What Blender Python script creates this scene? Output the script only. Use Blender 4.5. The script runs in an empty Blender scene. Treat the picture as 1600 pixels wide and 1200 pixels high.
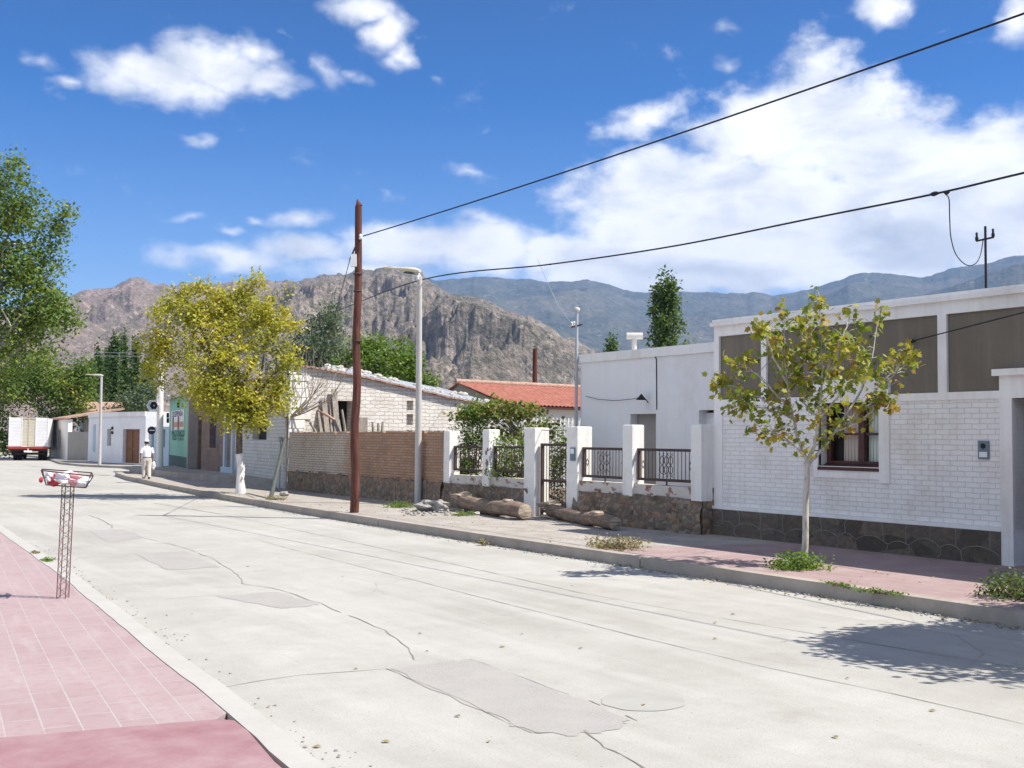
import bpy, math, random
import numpy as np
from mathutils import Vector, Matrix
from math import radians, sin, cos, pi, atan2, asin, sqrt, tan

random.seed(7)
RNG = np.random.default_rng(11)
SC = bpy.context.scene
COL = SC.collection

# ------------------------------------------------------------------ camera geometry (survey of the street)
F = 1750.0
EYE = Vector((0, 0, 2.0))
YAW, PITCH, ROLL = radians(33.85), radians(2.76), radians(0.5)
FW = Vector((sin(YAW) * cos(PITCH), cos(YAW) * cos(PITCH), sin(PITCH)))
RT0 = Vector((cos(YAW), -sin(YAW), 0))
UP0 = RT0.cross(FW)
RT = RT0 * cos(ROLL) + UP0 * sin(ROLL)
UP = UP0 * cos(ROLL) - RT0 * sin(ROLL)


def ray(px, py):
    return FW + RT * ((px - 800) / F) - UP * ((py - 600) / F)


def gz(px, py, z=0.0):
    d = ray(px, py)
    return EYE + d * ((z - EYE.z) / d.z)


def gx(px, py, X):
    d = ray(px, py)
    return EYE + d * (X / d.x)


def gy(px, py, Y):
    d = ray(px, py)
    return EYE + d * (Y / d.y)


def at(P, px, py, dd=0.0):
    """point at the same distance as P (plus dd metres)"""
    return EYE + ray(px, py) * ((Vector(P) - EYE).dot(FW) + dd)


def azel(px, py):
    d = ray(px, py).normalized()
    return atan2(d.x, d.y), asin(d.z)


# ------------------------------------------------------------------ objects
def tag(o, label=None, cat=None, group=None, kind=None):
    if label: o['label'] = label
    if cat: o['category'] = cat
    if group: o['group'] = group
    if kind: o['kind'] = kind
    return o


def thing(name, label, cat, loc=(0, 0, 0), group=None):
    o = bpy.data.objects.new(name, None)
    o.empty_display_size = 0.2
    COL.objects.link(o)
    o.location = loc
    return tag(o, label, cat, group)


def origin_of(o):
    v = Vector((0, 0, 0))
    while o is not None:
        v += o.location
        o = o.parent
    return v


def smooth(P, n=8):
    P = [Vector(p) for p in P]; Q = []
    for i in range(len(P) - 1):
        a, b, c, d = P[max(i - 1, 0)], P[i], P[i + 1], P[min(i + 2, len(P) - 1)]
        for k in range(n):
            t = k / n; Q.append(.5 * ((2 * b) + (c - a) * t + (2 * a - 5 * b + 4 * c - d) * t * t + (3 * b - a - 3 * c + d) * t ** 3))
    return Q + [P[-1]]


class MB:
    """collects shapes in world coordinates, then becomes one mesh object"""

    def __init__(s):
        s.v = []; s.f = []; s.sm = []

    def add(s, verts, faces, smooth=False):
        n = len(s.v)
        s.v += [tuple(p) for p in verts]
        s.f += [tuple(i + n for i in f) for f in faces]
        s.sm += [smooth] * len(faces)
        return s

    def quad(s, a, b, c, d):
        return s.add([a, b, c, d], [(0, 1, 2, 3)])

    def box(s, x0, x1, y0, y1, z0, z1):
        v = [(x, y, z) for z in (z0, z1) for x, y in ((x0, y0), (x1, y0), (x1, y1), (x0, y1))]
        return s.add(v, [(3, 2, 1, 0), (4, 5, 6, 7), (0, 1, 5, 4), (1, 2, 6, 5), (2, 3, 7, 6), (3, 0, 4, 7)])

    def obox(s, c, U, V, W):
        """centre and three half-extent vectors"""
        c = Vector(c); U = Vector(U); V = Vector(V); W = Vector(W)
        if U.cross(V).dot(W) < 0: U = -U
        v = [c + U * i + V * j + W * k for k in (-1, 1) for i, j in ((-1, -1), (1, -1), (1, 1), (-1, 1))]
        return s.add(v, [(3, 2, 1, 0), (4, 5, 6, 7), (0, 1, 5, 4), (1, 2, 6, 5), (2, 3, 7, 6), (3, 0, 4, 7)])

    def prism(s, pts, z0, z1):
        """vertical extrusion of a footprint (counter-clockwise)"""
        a = sum(pts[i][0] * pts[(i + 1) % len(pts)][1] - pts[(i + 1) % len(pts)][0] * pts[i][1] for i in range(len(pts)))
        if a < 0: pts = pts[::-1]
        n = len(pts)
        v = [(p[0], p[1], z0) for p in pts] + [(p[0], p[1], z1) for p in pts]
        f = [tuple(range(n - 1, -1, -1)), tuple(range(n, 2 * n))] + [(i, (i + 1) % n, n + (i + 1) % n, n + i) for i in range(n)]
        return s.add(v, f)

    def slab(s, poly, off):
        """planar polygon extruded by a vector"""
        off = Vector(off); P = [Vector(p) for p in poly]; n = len(P)
        nrm = Vector((0, 0, 0))
        for i in range(n): nrm += P[i].cross(P[(i + 1) % n])
        if nrm.dot(off) < 0: P = P[::-1]
        return s.add(P + [p + off for p in P], [tuple(range(n - 1, -1, -1)), tuple(range(n, 2 * n))] +
                     [(i, (i + 1) % n, n + (i + 1) % n, n + i) for i in range(n)])

    def tube(s, pts, rad, n=8, cap=True, smooth=True, noise=0.0):
        pts = [Vector(p) for p in pts]
        if not hasattr(rad, '__len__'): rad = [rad] * len(pts)
        rings = []
        ref = None
        for i, p in enumerate(pts):
            t = (pts[min(i + 1, len(pts) - 1)] - pts[max(i - 1, 0)])
            t = t.normalized() if t.length > 1e-9 else Vector((0, 0, 1))
            if ref is None:
                ref = t.cross(Vector((0, 0, 1)))
                if ref.length < .05: ref = t.cross(Vector((1, 0, 0)))
            ref = (ref - t * ref.dot(t)).normalized()
            b = t.cross(ref)
            rings.append([p + (ref * cos(2 * pi * k / n) + b * sin(2 * pi * k / n)) * rad[i] * (1 + (random.uniform(-noise, noise) if noise else 0)) for k in range(n)])
        v = [q for r in rings for q in r]
        f = [(i * n + k, i * n + (k + 1) % n, (i + 1) * n + (k + 1) % n, (i + 1) * n + k) for i in range(len(pts) - 1) for k in range(n)]
        s.add(v, f, smooth)
        if cap:
            s.add(rings[0], [tuple(range(n - 1, -1, -1))])
            s.add(rings[-1], [tuple(range(n))])
        return s

    def lathe(s, c, prof, n=16, axis=(0, 0, 1), smooth=True):
        c = Vector(c); ax = Vector(axis).normalized()
        return s.tube([c + ax * z for r, z in prof], [r for r, z in prof], n, True, smooth) if False else s._lathe(c, prof, n, ax, smooth)

    def _lathe(s, c, prof, n, ax, smooth):
        a = ax.cross(Vector((0, 0, 1)))
        if a.length < .05: a = ax.cross(Vector((1, 0, 0)))
        a.normalize(); b = ax.cross(a)
        v = [c + ax * z + (a * cos(2 * pi * k / n) + b * sin(2 * pi * k / n)) * r for r, z in prof for k in range(n)]
        f = [(i * n + k, i * n + (k + 1) % n, (i + 1) * n + (k + 1) % n, (i + 1) * n + k) for i in range(len(prof) - 1) for k in range(n)]
        f += [tuple(range(n - 1, -1, -1)), tuple((len(prof) - 1) * n + k for k in range(n))]
        return s.add(v, f, smooth)

    def rock(s, c, r, seed=0, sub=1, rough=.25, flat=True):
        """lumpy stone: c centre, r three radii"""
        rg = random.Random(seed)
        t = (1 + 5 ** .5) / 2
        V = [Vector(p).normalized() for p in [(-1, t, 0), (1, t, 0), (-1, -t, 0), (1, -t, 0), (0, -1, t), (0, 1, t), (0, -1, -t), (0, 1, -t), (t, 0, -1), (t, 0, 1), (-t, 0, -1), (-t, 0, 1)]]
        T = [(0, 11, 5), (0, 5, 1), (0, 1, 7), (0, 7, 10), (0, 10, 11), (1, 5, 9), (5, 11, 4), (11, 10, 2), (10, 7, 6), (7, 1, 8), (3, 9, 4), (3, 4, 2), (3, 2, 6), (3, 6, 8), (3, 8, 9), (4, 9, 5), (2, 4, 11), (6, 2, 10), (8, 6, 7), (9, 8, 1)]
        for _ in range(sub):
            cache = {}; N = []
            def mid(a, b):
                k = (min(a, b), max(a, b))
                if k not in cache:
                    V.append(((V[a] + V[b]) / 2).normalized()); cache[k] = len(V) - 1
                return cache[k]
            for a, b, cc in T:
                x, y, z = mid(a, b), mid(b, cc), mid(cc, a)
                N += [(a, x, z), (b, y, x), (cc, z, y), (x, y, z)]
            T = N
        ph = [rg.uniform(0, 6) for _ in range(6)]
        out = []
        for p in V:
            k = 1 + rough * (sin(3 * p.x + ph[0]) * sin(3 * p.y + ph[1]) + .6 * sin(6 * p.z + ph[2] + 3 * p.x) + rg.uniform(-.35, .35))
            out.append((c[0] + p.x * r[0] * k, c[1] + p.y * r[1] * k, c[2] + p.z * r[2] * k))
        return s.add(out, T, not flat)

    def build(s, name, mat, parent=None, label=None):
        me = bpy.data.meshes.new(name)
        V = np.array(s.v, dtype=np.float64).reshape(-1, 3)
        org = origin_of(parent) if parent is not None else Vector((0, 0, 0))
        me.from_pydata((V - np.array(org)).tolist(), [], s.f)
        me.polygons.foreach_set('use_smooth', s.sm)
        uv = me.uv_layers.new(name='UVMap')
        nr = np.empty(len(me.polygons) * 3); me.polygons.foreach_get('normal', nr); nr = nr.reshape(-1, 3)
        ls = np.empty(len(me.polygons), dtype=np.int32); me.polygons.foreach_get('loop_start', ls)
        lt = np.empty(len(me.polygons), dtype=np.int32); me.polygons.foreach_get('loop_total', lt)
        li = np.empty(len(me.loops), dtype=np.int32); me.loops.foreach_get('vertex_index', li)
        n = np.repeat(nr, lt, axis=0)
        p = V[li]
        h = np.hypot(n[:, 0], n[:, 1]); flat = np.abs(n[:, 2]) > .8
        hx = np.where(h > 1e-6, -n[:, 1] / np.maximum(h, 1e-6), 1); hy = np.where(h > 1e-6, n[:, 0] / np.maximum(h, 1e-6), 0)
        u = np.where(flat, p[:, 0], p[:, 0] * hx + p[:, 1] * hy)
        w = np.where(flat, p[:, 1], p[:, 2])
        uv.data.foreach_set('uv', np.stack([u, w], 1).astype(np.float32).ravel())
        me.materials.append(mat)
        o = bpy.data.objects.new(name, me)
        COL.objects.link(o)
        if parent is not None: o.parent = parent
        if label: o['label'] = label
        return o


def solo(name, mb, mat, label, cat, group=None):
    """a thing that is one mesh, with its origin at its base"""
    V = np.array(mb.v); b = Vector((V[:, 0].mean(), V[:, 1].mean(), V[:, 2].min()))
    e = bpy.data.objects.new('tmp', None); e.location = b
    o = mb.build(name, mat, e)
    o.parent = None; o.location = b
    bpy.data.objects.remove(e)
    return tag(o, label, cat, group)


def struct(name, mb, mat, parent=None):
    o = mb.build(name, mat, parent)
    if parent is None: o['kind'] = 'structure'
    return o


# ------------------------------------------------------------------ materials
class NT:
    def __init__(s, name):
        s.m = bpy.data.materials.new(name); s.m.use_nodes = True
        s.t = s.m.node_tree; s.b = s.t.nodes['Principled BSDF']

    def n(s, typ, **kw):
        nd = s.t.nodes.new(typ)
        for k, v in kw.items():
            if hasattr(nd, k) and k not in nd.inputs: setattr(nd, k, v)
            else: s.set(nd.inputs[k.replace('_', ' ')] if k not in nd.inputs else nd.inputs[k], v)
        return nd

    def set(s, inp, v):
        if isinstance(v, bpy.types.NodeSocket): s.t.links.new(v, inp)
        elif isinstance(v, tuple) and len(v) == 3 and inp.type == 'RGBA': inp.default_value = (*v, 1)
        else: inp.default_value = v

    def coord(s, which='UV'):
        return s.n('ShaderNodeTexCoord').outputs[which]

    def mapping(s, vec, scale=(1, 1, 1), rot=(0, 0, 0), loc=(0, 0, 0)):
        m = s.n('ShaderNodeMapping')
        s.set(m.inputs['Vector'], vec); m.inputs['Scale'].default_value = scale; m.inputs['Rotation'].default_value = rot; m.inputs['Location'].default_value = loc
        return m.outputs[0]

    def noise(s, vec, scale=5, detail=4, rough=.55, dist=0):
        k = s.n('ShaderNodeTexNoise'); s.set(k.inputs['Vector'], vec)
        k.inputs['Scale'].default_value = scale; k.inputs['Detail'].default_value = detail; k.inputs['Roughness'].default_value = rough; k.inputs['Distortion'].default_value = dist
        return k.outputs['Fac']

    def ramp(s, fac, stops, interp='LINEAR'):
        r = s.n('ShaderNodeValToRGB'); s.set(r.inputs[0], fac); r.color_ramp.interpolation = interp
        e = r.color_ramp.elements
        while len(e) < len(stops): e.new(.5)
        for k, (p, c) in enumerate(stops):
            e[k].position = p; e[k].color = (*c, 1) if hasattr(c, '__len__') else (c, c, c, 1)
        return r.outputs[0]

    def mix(s, fac, a, b, blend='MIX'):
        m = s.n('ShaderNodeMix', data_type='RGBA', blend_type=blend)
        s.set(m.inputs[0], fac); s.set(m.inputs[6], a); s.set(m.inputs[7], b)
        return m.outputs[2]

    def math(s, op, a, b=0.0, c=None, clamp=False):
        m = s.n('ShaderNodeMath', operation=op, use_clamp=clamp)
        s.set(m.inputs[0], a); s.set(m.inputs[1], b)
        if c is not None: s.set(m.inputs[2], c)
        return m.outputs[0]

    def bump(s, h, strength=.5, dist=.02):
        b = s.n('ShaderNodeBump'); s.set(b.inputs['Height'], h); b.inputs['Strength'].default_value = strength; b.inputs['Distance'].default_value = dist
        s.t.links.new(b.outputs[0], s.b.inputs['Normal'])

    def out(s, color, rough=.8, spec=.3, metal=0):
        s.set(s.b.inputs['Base Color'], color); s.set(s.b.inputs['Roughness'], rough)
        s.b.inputs['Specular IOR Level'].default_value = spec; s.b.inputs['Metallic'].default_value = metal
        return s.m


def simple(name, col, rough=.75, var=.18, scale=6.0, bump=.15, metal=0, spec=.3, dirt=None, dirt_amt=.35, streak=None, streak_amt=.3):
    t = NT(name); v = t.coord('Object')
    n1 = t.noise(v, scale, 5, .6); n2 = t.noise(v, scale * 6, 3, .6)
    a = tuple(c * (1 - var) for c in col); b = tuple(min(1, c * (1 + var)) for c in col)
    c = t.mix(n2, t.ramp(n1, [(.3, a), (.7, b)]), col)
    if dirt:
        c = t.mix(t.ramp(t.noise(v, scale * .45, 6, .7), [(.5, 0.0), (.72, dirt_amt)]), c, dirt)
    if streak:
        c = t.mix(t.ramp(t.noise(t.mapping(v, (4, 4, .3)), 1.5, 6, .65), [(.5, 0.0), (.74, streak_amt)]), c, streak)
    if bump: t.bump(t.math('ADD', n2, t.math('MULTIPLY', n1, 1.5)), bump, .01)
    return t.out(c, rough, spec, metal)


def brick(name, c1, c2, mortar, bw=.27, bh=.082, ms=.012, bump=.6, grime=(.25, .22, .18), grime_amt=.35, sq=.0, dist=.012, extra=None):
    t = NT(name); uv = t.coord('UV')
    n0 = t.n('ShaderNodeTexNoise', Scale=7.0, Detail=3.0)
    t.set(n0.inputs['Vector'], uv)
    wv = t.n('ShaderNodeVectorMath', operation='MULTIPLY_ADD')
    t.set(wv.inputs[0], n0.outputs['Color']); wv.inputs[1].default_value = (dist, dist, 0); t.set(wv.inputs[2], uv)
    b = t.n('ShaderNodeTexBrick'); t.set(b.inputs['Vector'], wv.outputs[0])
    b.inputs['Color1'].default_value = (*c1, 1); b.inputs['Color2'].default_value = (*c2, 1); b.inputs['Mortar'].default_value = (*mortar, 1)
    b.inputs['Scale'].default_value = 1; b.inputs['Mortar Size'].default_value = ms; b.inputs['Brick Width'].default_value = bw; b.inputs['Row Height'].default_value = bh
    b.inputs['Mortar Smooth'].default_value = .4
    c = b.outputs['Color']
    if extra: c = extra(t, uv, c, b)
    g = t.ramp(t.noise(uv, 1.1, 7, .65), [(.48, 0.0), (.75, grime_amt)])
    c = t.mix(g, c, grime)
    st = t.ramp(t.noise(t.mapping(uv, (3.0, .25, 1)), 1.6, 5, .6), [(.55, 0.0), (.78, grime_amt * .7)])
    c = t.mix(st, c, grime)
    h = t.math('SUBTRACT', t.math('MULTIPLY', t.noise(uv, 22, 4, .7), .35), b.outputs['Fac'])
    t.bump(h, bump, .012)
    return t.out(c, .9, .2)


def leaf_mat(name, stops, trans=.45):
    t = NT(name)
    a = t.n('ShaderNodeAttribute', attribute_name='tint')
    c = t.ramp(a.outputs['Fac'], stops)
    d = t.n('ShaderNodeBsdfPrincipled'); t.set(d.inputs['Base Color'], c); d.inputs['Roughness'].default_value = .5; d.inputs['Specular IOR Level'].default_value = .35
    tr = t.n('ShaderNodeBsdfTranslucent'); t.set(tr.inputs[0], t.mix(.35, c, (.30, .34, .02)))
    mx = t.n('ShaderNodeMixShader'); mx.inputs[0].default_value = trans
    t.t.links.new(d.outputs[0], mx.inputs[1]); t.t.links.new(tr.outputs[0], mx.inputs[2])
    t.t.links.new(mx.outputs[0], t.t.nodes['Material Output'].inputs[0])
    return t.m


def voronoi(t, vec, scale, feature='F1', rand=1.0):
    k = t.n('ShaderNodeTexVoronoi', feature=feature); t.set(k.inputs['Vector'], vec); k.inputs['Scale'].default_value = scale; k.inputs['Randomness'].default_value = rand
    return k


M = {}


def make_materials():
    # concrete carriageway
    t = NT('road_concrete'); uv = t.coord('UV')
    big = t.noise(uv, .32, 7, .66); mid = t.noise(uv, 2.2, 7, .7); fine = t.noise(uv, 60, 4, .7)
    streak = t.noise(t.mapping(uv, (1.3, .10, 1)), 1.3, 6, .65)
    c = t.ramp(big, [(.3, (0.318, 0.306, 0.275)), (.5, (0.404, 0.390, 0.359)), (.7, (0.461, 0.448, 0.418))])
    c = t.mix(t.ramp(mid, [(.40, 0.0), (.72, .6)]), c, (0.328, 0.314, 0.280))
    c = t.mix(t.ramp(streak, [(.48, 0.0), (.72, .5)]), c, (0.499, 0.486, 0.461))
    c = t.mix(t.ramp(t.noise(t.mapping(uv, (1.0, .16, 1), loc=(5, 9, 0)), 1.1, 6, .65), [(.52, 0.0), (.74, .45)]), c, (0.314, 0.299, 0.271))
    c = t.mix(t.ramp(t.noise(uv, .9, 7, .75), [(.58, 0.0), (.68, .4)]), c, (0.285, 0.266, 0.233))
    c = t.mix(t.ramp(fine, [(.35, .45), (.5, 0.0)]), c, (0.228, 0.214, 0.190))
    sp = voronoi(t, uv, 7); c = t.mix(t.ramp(sp.outputs['Distance'], [(.03, .7), (.08, 0.0)]), c, (0.180, 0.162, 0.133))
    hair = voronoi(t, t.mapping(uv, (.5, .42, 1)), 1.0, 'DISTANCE_TO_EDGE'); msk = t.ramp(t.noise(uv, .22, 4, .6), [(.52, 0.0), (.62, .5)])
    c = t.mix(t.math('MULTIPLY', t.ramp(hair.outputs['Distance'], [(.002, 1.0), (.006, 0.0)]), msk), c, (0.209, 0.190, 0.162))
    t.bump(t.math('ADD', fine, mid), .3, .008)
    M['road'] = t.out(c, .92, .2)
    # worn asphalt repair
    t = NT('asphalt_patch'); uv = t.coord('UV')
    f = t.noise(uv, 45, 5, .75); c = t.ramp(f, [(.35, (0.229, 0.221, 0.213)), (.5, (0.324, 0.310, 0.292)), (.7, (0.395, 0.374, 0.348))])
    c = t.mix(t.ramp(t.noise(uv, 1.7, 6, .7), [(.36, .1), (.62, .95)]), c, (0.364, 0.345, 0.318))
    t.bump(f, .5, .008); M['patch'] = t.out(c, .9)
    M['crack'] = simple('crack_dirt', (.235, .215, .18), .95, .4, 6)
    M['joint'] = simple('joint_filler', (.335, .32, .29), .95, .3, 2)
    M['faint'] = simple('faint_joint', (.40, .385, .36), .95, .25, 2)
    M['cover'] = simple('cover_concrete', (.355, .345, .315), .9, .15, 3)
    # pink tile
    t = NT('pink_tiles'); uv = t.coord('UV')
    r = t.mapping(uv, rot=(0, 0, -radians(90 - 6.6)))
    b = t.n('ShaderNodeTexBrick'); t.set(b.inputs['Vector'], r)
    b.inputs['Color1'].default_value = (0.302, 0.205, 0.208, 1); b.inputs['Color2'].default_value = (0.345, 0.260, 0.261, 1); b.inputs['Mortar'].default_value = (0.401, 0.385, 0.367, 1)
    b.inputs['Scale'].default_value = 1; b.inputs['Mortar Size'].default_value = .007; b.inputs['Brick Width'].default_value = .56; b.inputs['Row Height'].default_value = .235; b.inputs['Mortar Smooth'].default_value = .3
    c = b.outputs['Color']
    dust = t.ramp(t.noise(uv, .9, 7, .68), [(.30, .15), (.65, .85)])
    c = t.mix(dust, c, (0.387, 0.304, 0.299))
    c = t.mix(t.ramp(t.noise(t.mapping(r, (.5, 3, 1)), 1.5, 5, .6), [(.55, 0.0), (.75, .5)]), c, (0.434, 0.373, 0.363))
    c = t.mix(t.ramp(t.noise(uv, 9, 5, .7), [(.5, 0.0), (.75, .45)]), c, (0.279, 0.133, 0.146))
    t.bump(t.math('SUBTRACT', t.math('MULTIPLY', t.noise(uv, 30, 4, .7), .3), b.outputs['Fac']), .35, .006)
    M['pink'] = t.out(c, .85)
    t = NT('red_slab'); uv = t.coord('UV')
    c = t.ramp(t.noise(uv, 2.2, 6, .65), [(.3, (0.254, 0.125, 0.138)), (.5, (0.307, 0.179, 0.190)), (.72, (0.353, 0.248, 0.251))])
    c = t.mix(t.ramp(t.noise(uv, 30, 4, .7), [(.5, 0.0), (.8, .4)]), c, (0.291, 0.142, 0.145))
    t.bump(t.noise(uv, 40, 4, .7), .25, .005); M['slab'] = t.out(c, .85)
    # right pavement : dirt beyond Y 15, pink concrete before it
    t = NT('pavement_surface'); uv = t.coord('Object')
    sx = t.n('ShaderNodeSeparateXYZ'); t.set(sx.inputs[0], uv)
    dirt = t.ramp(t.noise(uv, 1.6, 7, .68), [(.3, (0.277, 0.244, 0.210)), (.55, (0.370, 0.340, 0.307)), (.75, (0.437, 0.407, 0.378))])
    dirt = t.mix(t.ramp(t.noise(uv, 26, 4, .75), [(.5, 0.0), (.72, .6)]), dirt, (0.227, 0.197, 0.168))
    pk = t.ramp(t.noise(uv, 1.5, 6, .62), [(.3, (0.287, 0.203, 0.200)), (.55, (0.335, 0.255, 0.249)), (.75, (0.375, 0.311, 0.299))])
    pk = t.mix(t.ramp(t.noise(uv, 24, 4, .7), [(.5, 0.0), (.8, .5)]), pk, (0.336, 0.202, 0.202))
    br = t.n('ShaderNodeTexBrick'); t.set(br.inputs['Vector'], t.mapping(uv, rot=(0, 0, pi / 2))); br.inputs['Scale'].default_value = 1; br.inputs['Mortar Size'].default_value = .008; br.inputs['Brick Width'].default_value = .9; br.inputs['Row Height'].default_value = .3
    pk = t.mix(t.math('MULTIPLY', br.outputs['Fac'], .35), pk, (0.521, 0.395, 0.386))
    e = t.math('ADD', sx.outputs[1], t.math('MULTIPLY', t.noise(uv, 1.7, 5, .6), 1.3))
    e = t.math('SUBTRACT', e, t.math('MULTIPLY', sx.outputs[0], -.25))
    f = t.n('ShaderNodeMapRange'); t.set(f.inputs[0], e); f.inputs[1].default_value = 18.25; f.inputs[2].default_value = 18.7
    c = t.mix(f.outputs[0], pk, dirt)
    t.bump(t.noise(uv, 18, 6, .75), .4, .02); M['pave'] = t.out(c, .95, .15)
    M['kerb'] = simple('kerb_concrete', (.365, .32, .275), .95, .2, 3, .4, dirt=(.22, .19, .16), dirt_amt=.5)
    M['kerb_pale'] = simple('pale_kerb', (.415, .402, .372), .95, .12, 2.5, .3, dirt=(.42, .38, .34), dirt_amt=.5)
    t = NT('dry_ground'); uv = t.coord('UV')
    c = t.ramp(t.noise(uv, .05, 8, .7), [(.3, (.20, .19, .11)), (.55, (.33, .28, .21)), (.75, (.42, .37, .30))])
    M['ground'] = t.out(c, 1, .1)
    # walls
    def stain(t, uv, c):
        return c
    M['white_brick'] = brick('white_painted_brick', (.83, .82, .80), (.79, .78, .765), (.64, .62, .59), bw=.26, grime=(.50, .43, .34), grime_amt=.5, ms=.006, bump=.7, dist=.03)
    M['white'] = simple('white_plaster', (.83, .82, .80), .9, .06, 1.2, .3, dirt=(.55, .50, .43), dirt_amt=.5, streak=(.52, .47, .40), streak_amt=.35)
    M['white_post'] = simple('white_post_paint', (.80, .785, .75), .9, .08, 2.2, .5, dirt=(.55, .46, .37), dirt_amt=.7, streak=(.55, .47, .39), streak_amt=.45)
    M['bluewhite'] = simple('bluish_white_plaster', (.80, .80, .80), .9, .06, .9, .25, dirt=(.56, .54, .50), dirt_amt=.5, streak=(.60, .56, .50), streak_amt=.2)
    M['blue_paint'] = simple('pale_blue_paint', (.46, .56, .63), .85, .08, 1, .1)
    M['panel'] = simple('grey_brown_render', (.175, .152, .122), .95, .22, .9, .4, dirt=(.15, .13, .10), dirt_amt=.7, streak=(.27, .24, .20), streak_amt=.4)
    M['grey_render'] = simple('bare_cement_render', (.33, .31, .28), .95, .2, .8, .3, dirt=(.22, .20, .17), dirt_amt=.6)
    M['green_paint'] = simple('mint_green_paint', (.26, .50, .37), .85, .08, 1.2, .1, dirt=(.22, .40, .31), dirt_amt=.5)
    M['dark_green_paint'] = simple('dark_base_paint', (.10, .13, .12), .9, .2, 1.2, .2)
    # plinth stone
    t = NT('stone_cladding'); uv = t.coord('UV')
    vc = voronoi(t, t.mapping(uv, (2.1, 3.4, 1)), 1.0, 'F1', .8)
    stone = t.ramp(vc.outputs['Color'], [(.15, (.10, .082, .062)), (.4, (.20, .16, .12)), (.65, (.14, .122, .10)), (.9, (.23, .175, .125))])
    stone = t.mix(t.ramp(t.noise(uv, 9, 6, .7), [(.4, 0.0), (.72, .7)]), stone, (.065, .056, .046))
    stone = t.mix(t.ramp(t.noise(uv, 24, 5, .7), [(.52, 0.0), (.75, .5)]), stone, (.21, .18, .145))
    t.bump(t.noise(uv, 8, 7, .72), 1.0, .05); M['clad'] = t.out(stone, .9)
    M['pointing'] = simple('pale_pointing', (.235, .215, .185), .95, .25, 5, .3)
    # rubble stone wall
    t = NT('rubble_stone'); uv = t.coord('UV')
    dv = t.n('ShaderNodeTexNoise', Scale=2.0, Detail=3.0); t.set(dv.inputs['Vector'], uv)
    wv = t.n('ShaderNodeVectorMath', operation='MULTIPLY_ADD'); t.set(wv.inputs[0], dv.outputs['Color']); wv.inputs[1].default_value = (.25, .2, 0); t.set(wv.inputs[2], uv)
    v = voronoi(t, wv.outputs[0], 3.6, 'SMOOTH_F1', 1); vc = voronoi(t, wv.outputs[0], 3.6, 'F1', 1); ve = voronoi(t, wv.outputs[0], 3.6, 'DISTANCE_TO_EDGE', 1)
    stone = t.ramp(vc.outputs['Color'], [(.1, (.13, .105, .08)), (.35, (.34, .27, .20)), (.55, (.19, .155, .125)), (.75, (.36, .22, .14)), (.95, (.30, .27, .225))])
    stone = t.mix(t.ramp(t.noise(uv, 14, 6, .7), [(.4, 0.0), (.75, .55)]), stone, (.11, .095, .08))
    c = t.mix(t.ramp(ve.outputs['Distance'], [(.02, .8), (.09, 0.0)]), stone, (.15, .13, .11))
    t.bump(t.math('ADD', t.math('MULTIPLY', ve.outputs['Distance'], 2.2), t.math('MULTIPLY', t.noise(uv, 16, 5, .7), .35)), 1.0, .06); M['rubble'] = t.out(c, .95, .15)
    # brown brick garden wall, whitewashed towards one end
    def wash(t, uv, c, b):
        s = t.n('ShaderNodeSeparateXYZ'); t.set(s.inputs[0], uv)
        d = t.math('ADD', t.math('ABSOLUTE', s.outputs[0]), t.math('MULTIPLY', t.noise(uv, 1.2, 6, .7), 2.4))
        m = t.n('ShaderNodeMapRange'); t.set(m.inputs[0], d); m.inputs[1].default_value = 32.6; m.inputs[2].default_value = 33.6
        return t.mix(t.math('MULTIPLY', t.math('MULTIPLY', m.outputs[0], t.math('SUBTRACT', 1.0, t.math('MULTIPLY', b.outputs['Fac'], .75))), t.ramp(t.noise(uv, 5, 5, .7), [(.3, .5), (.7, .95)])), c, (.58, .545, .48))
    M['brown_brick'] = brick('brown_brick', (.36, .215, .14), (.45, .28, .185), (.24, .18, .135), bh=.078, ms=.012, grime=(.15, .115, .09), grime_amt=.5, bump=.8, extra=wash)
    M['dark_brick'] = brick('old_brown_brick', (.24, .165, .135), (.30, .20, .16), (.22, .19, .165), bh=.078, ms=.012, grime=(.12, .09, .08), grime_amt=.6, bump=.8)
    M['adobe'] = brick('whitewashed_adobe', (.735, .70, .645), (.66, .625, .565), (.50, .455, .39), bw=.38, bh=.135, ms=.016, bump=1.0, grime=(.46, .40, .32), grime_amt=.7, dist=.13)
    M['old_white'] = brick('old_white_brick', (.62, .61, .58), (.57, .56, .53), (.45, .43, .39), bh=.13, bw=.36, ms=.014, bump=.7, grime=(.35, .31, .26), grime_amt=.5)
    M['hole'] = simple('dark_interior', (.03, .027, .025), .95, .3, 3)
    # roofs
    def tiles(name, c1, c2, pitch=.22):
        t = NT(name); uv = t.coord('UV')
        s = t.n('ShaderNodeSeparateXYZ'); t.set(s.inputs[0], uv)
        c = t.ramp(t.noise(uv, 2.4, 6, .7), [(.3, c1), (.7, c2)])
        c = t.mix(t.ramp(t.noise(t.mapping(uv, (4.5, 1.8, 1)), 1.5, 3, .6), [(.4, 0.0), (.7, .55)]), c, tuple(x * .5 for x in c1))
        c = t.mix(t.ramp(t.noise(uv, 30, 3, .6), [(.55, 0.0), (.75, .4)]), c, (.52, .42, .36))
        t.bump(t.noise(uv, 18, 4, .7), .5, .02)
        return t.out(c, .9, .2)
    M['tile'] = tiles('terracotta_tiles', (.30, .105, .075), (.44, .185, .135))
    M['tile_pale'] = tiles('weathered_tiles', (.38, .22, .16), (.50, .36, .29))
    M['zinc'] = simple('weathered_zinc', (.50, .53, .56), .5, .2, 1.3, .1, metal=.35, dirt=(.32, .30, .28), dirt_amt=.6)
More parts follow.
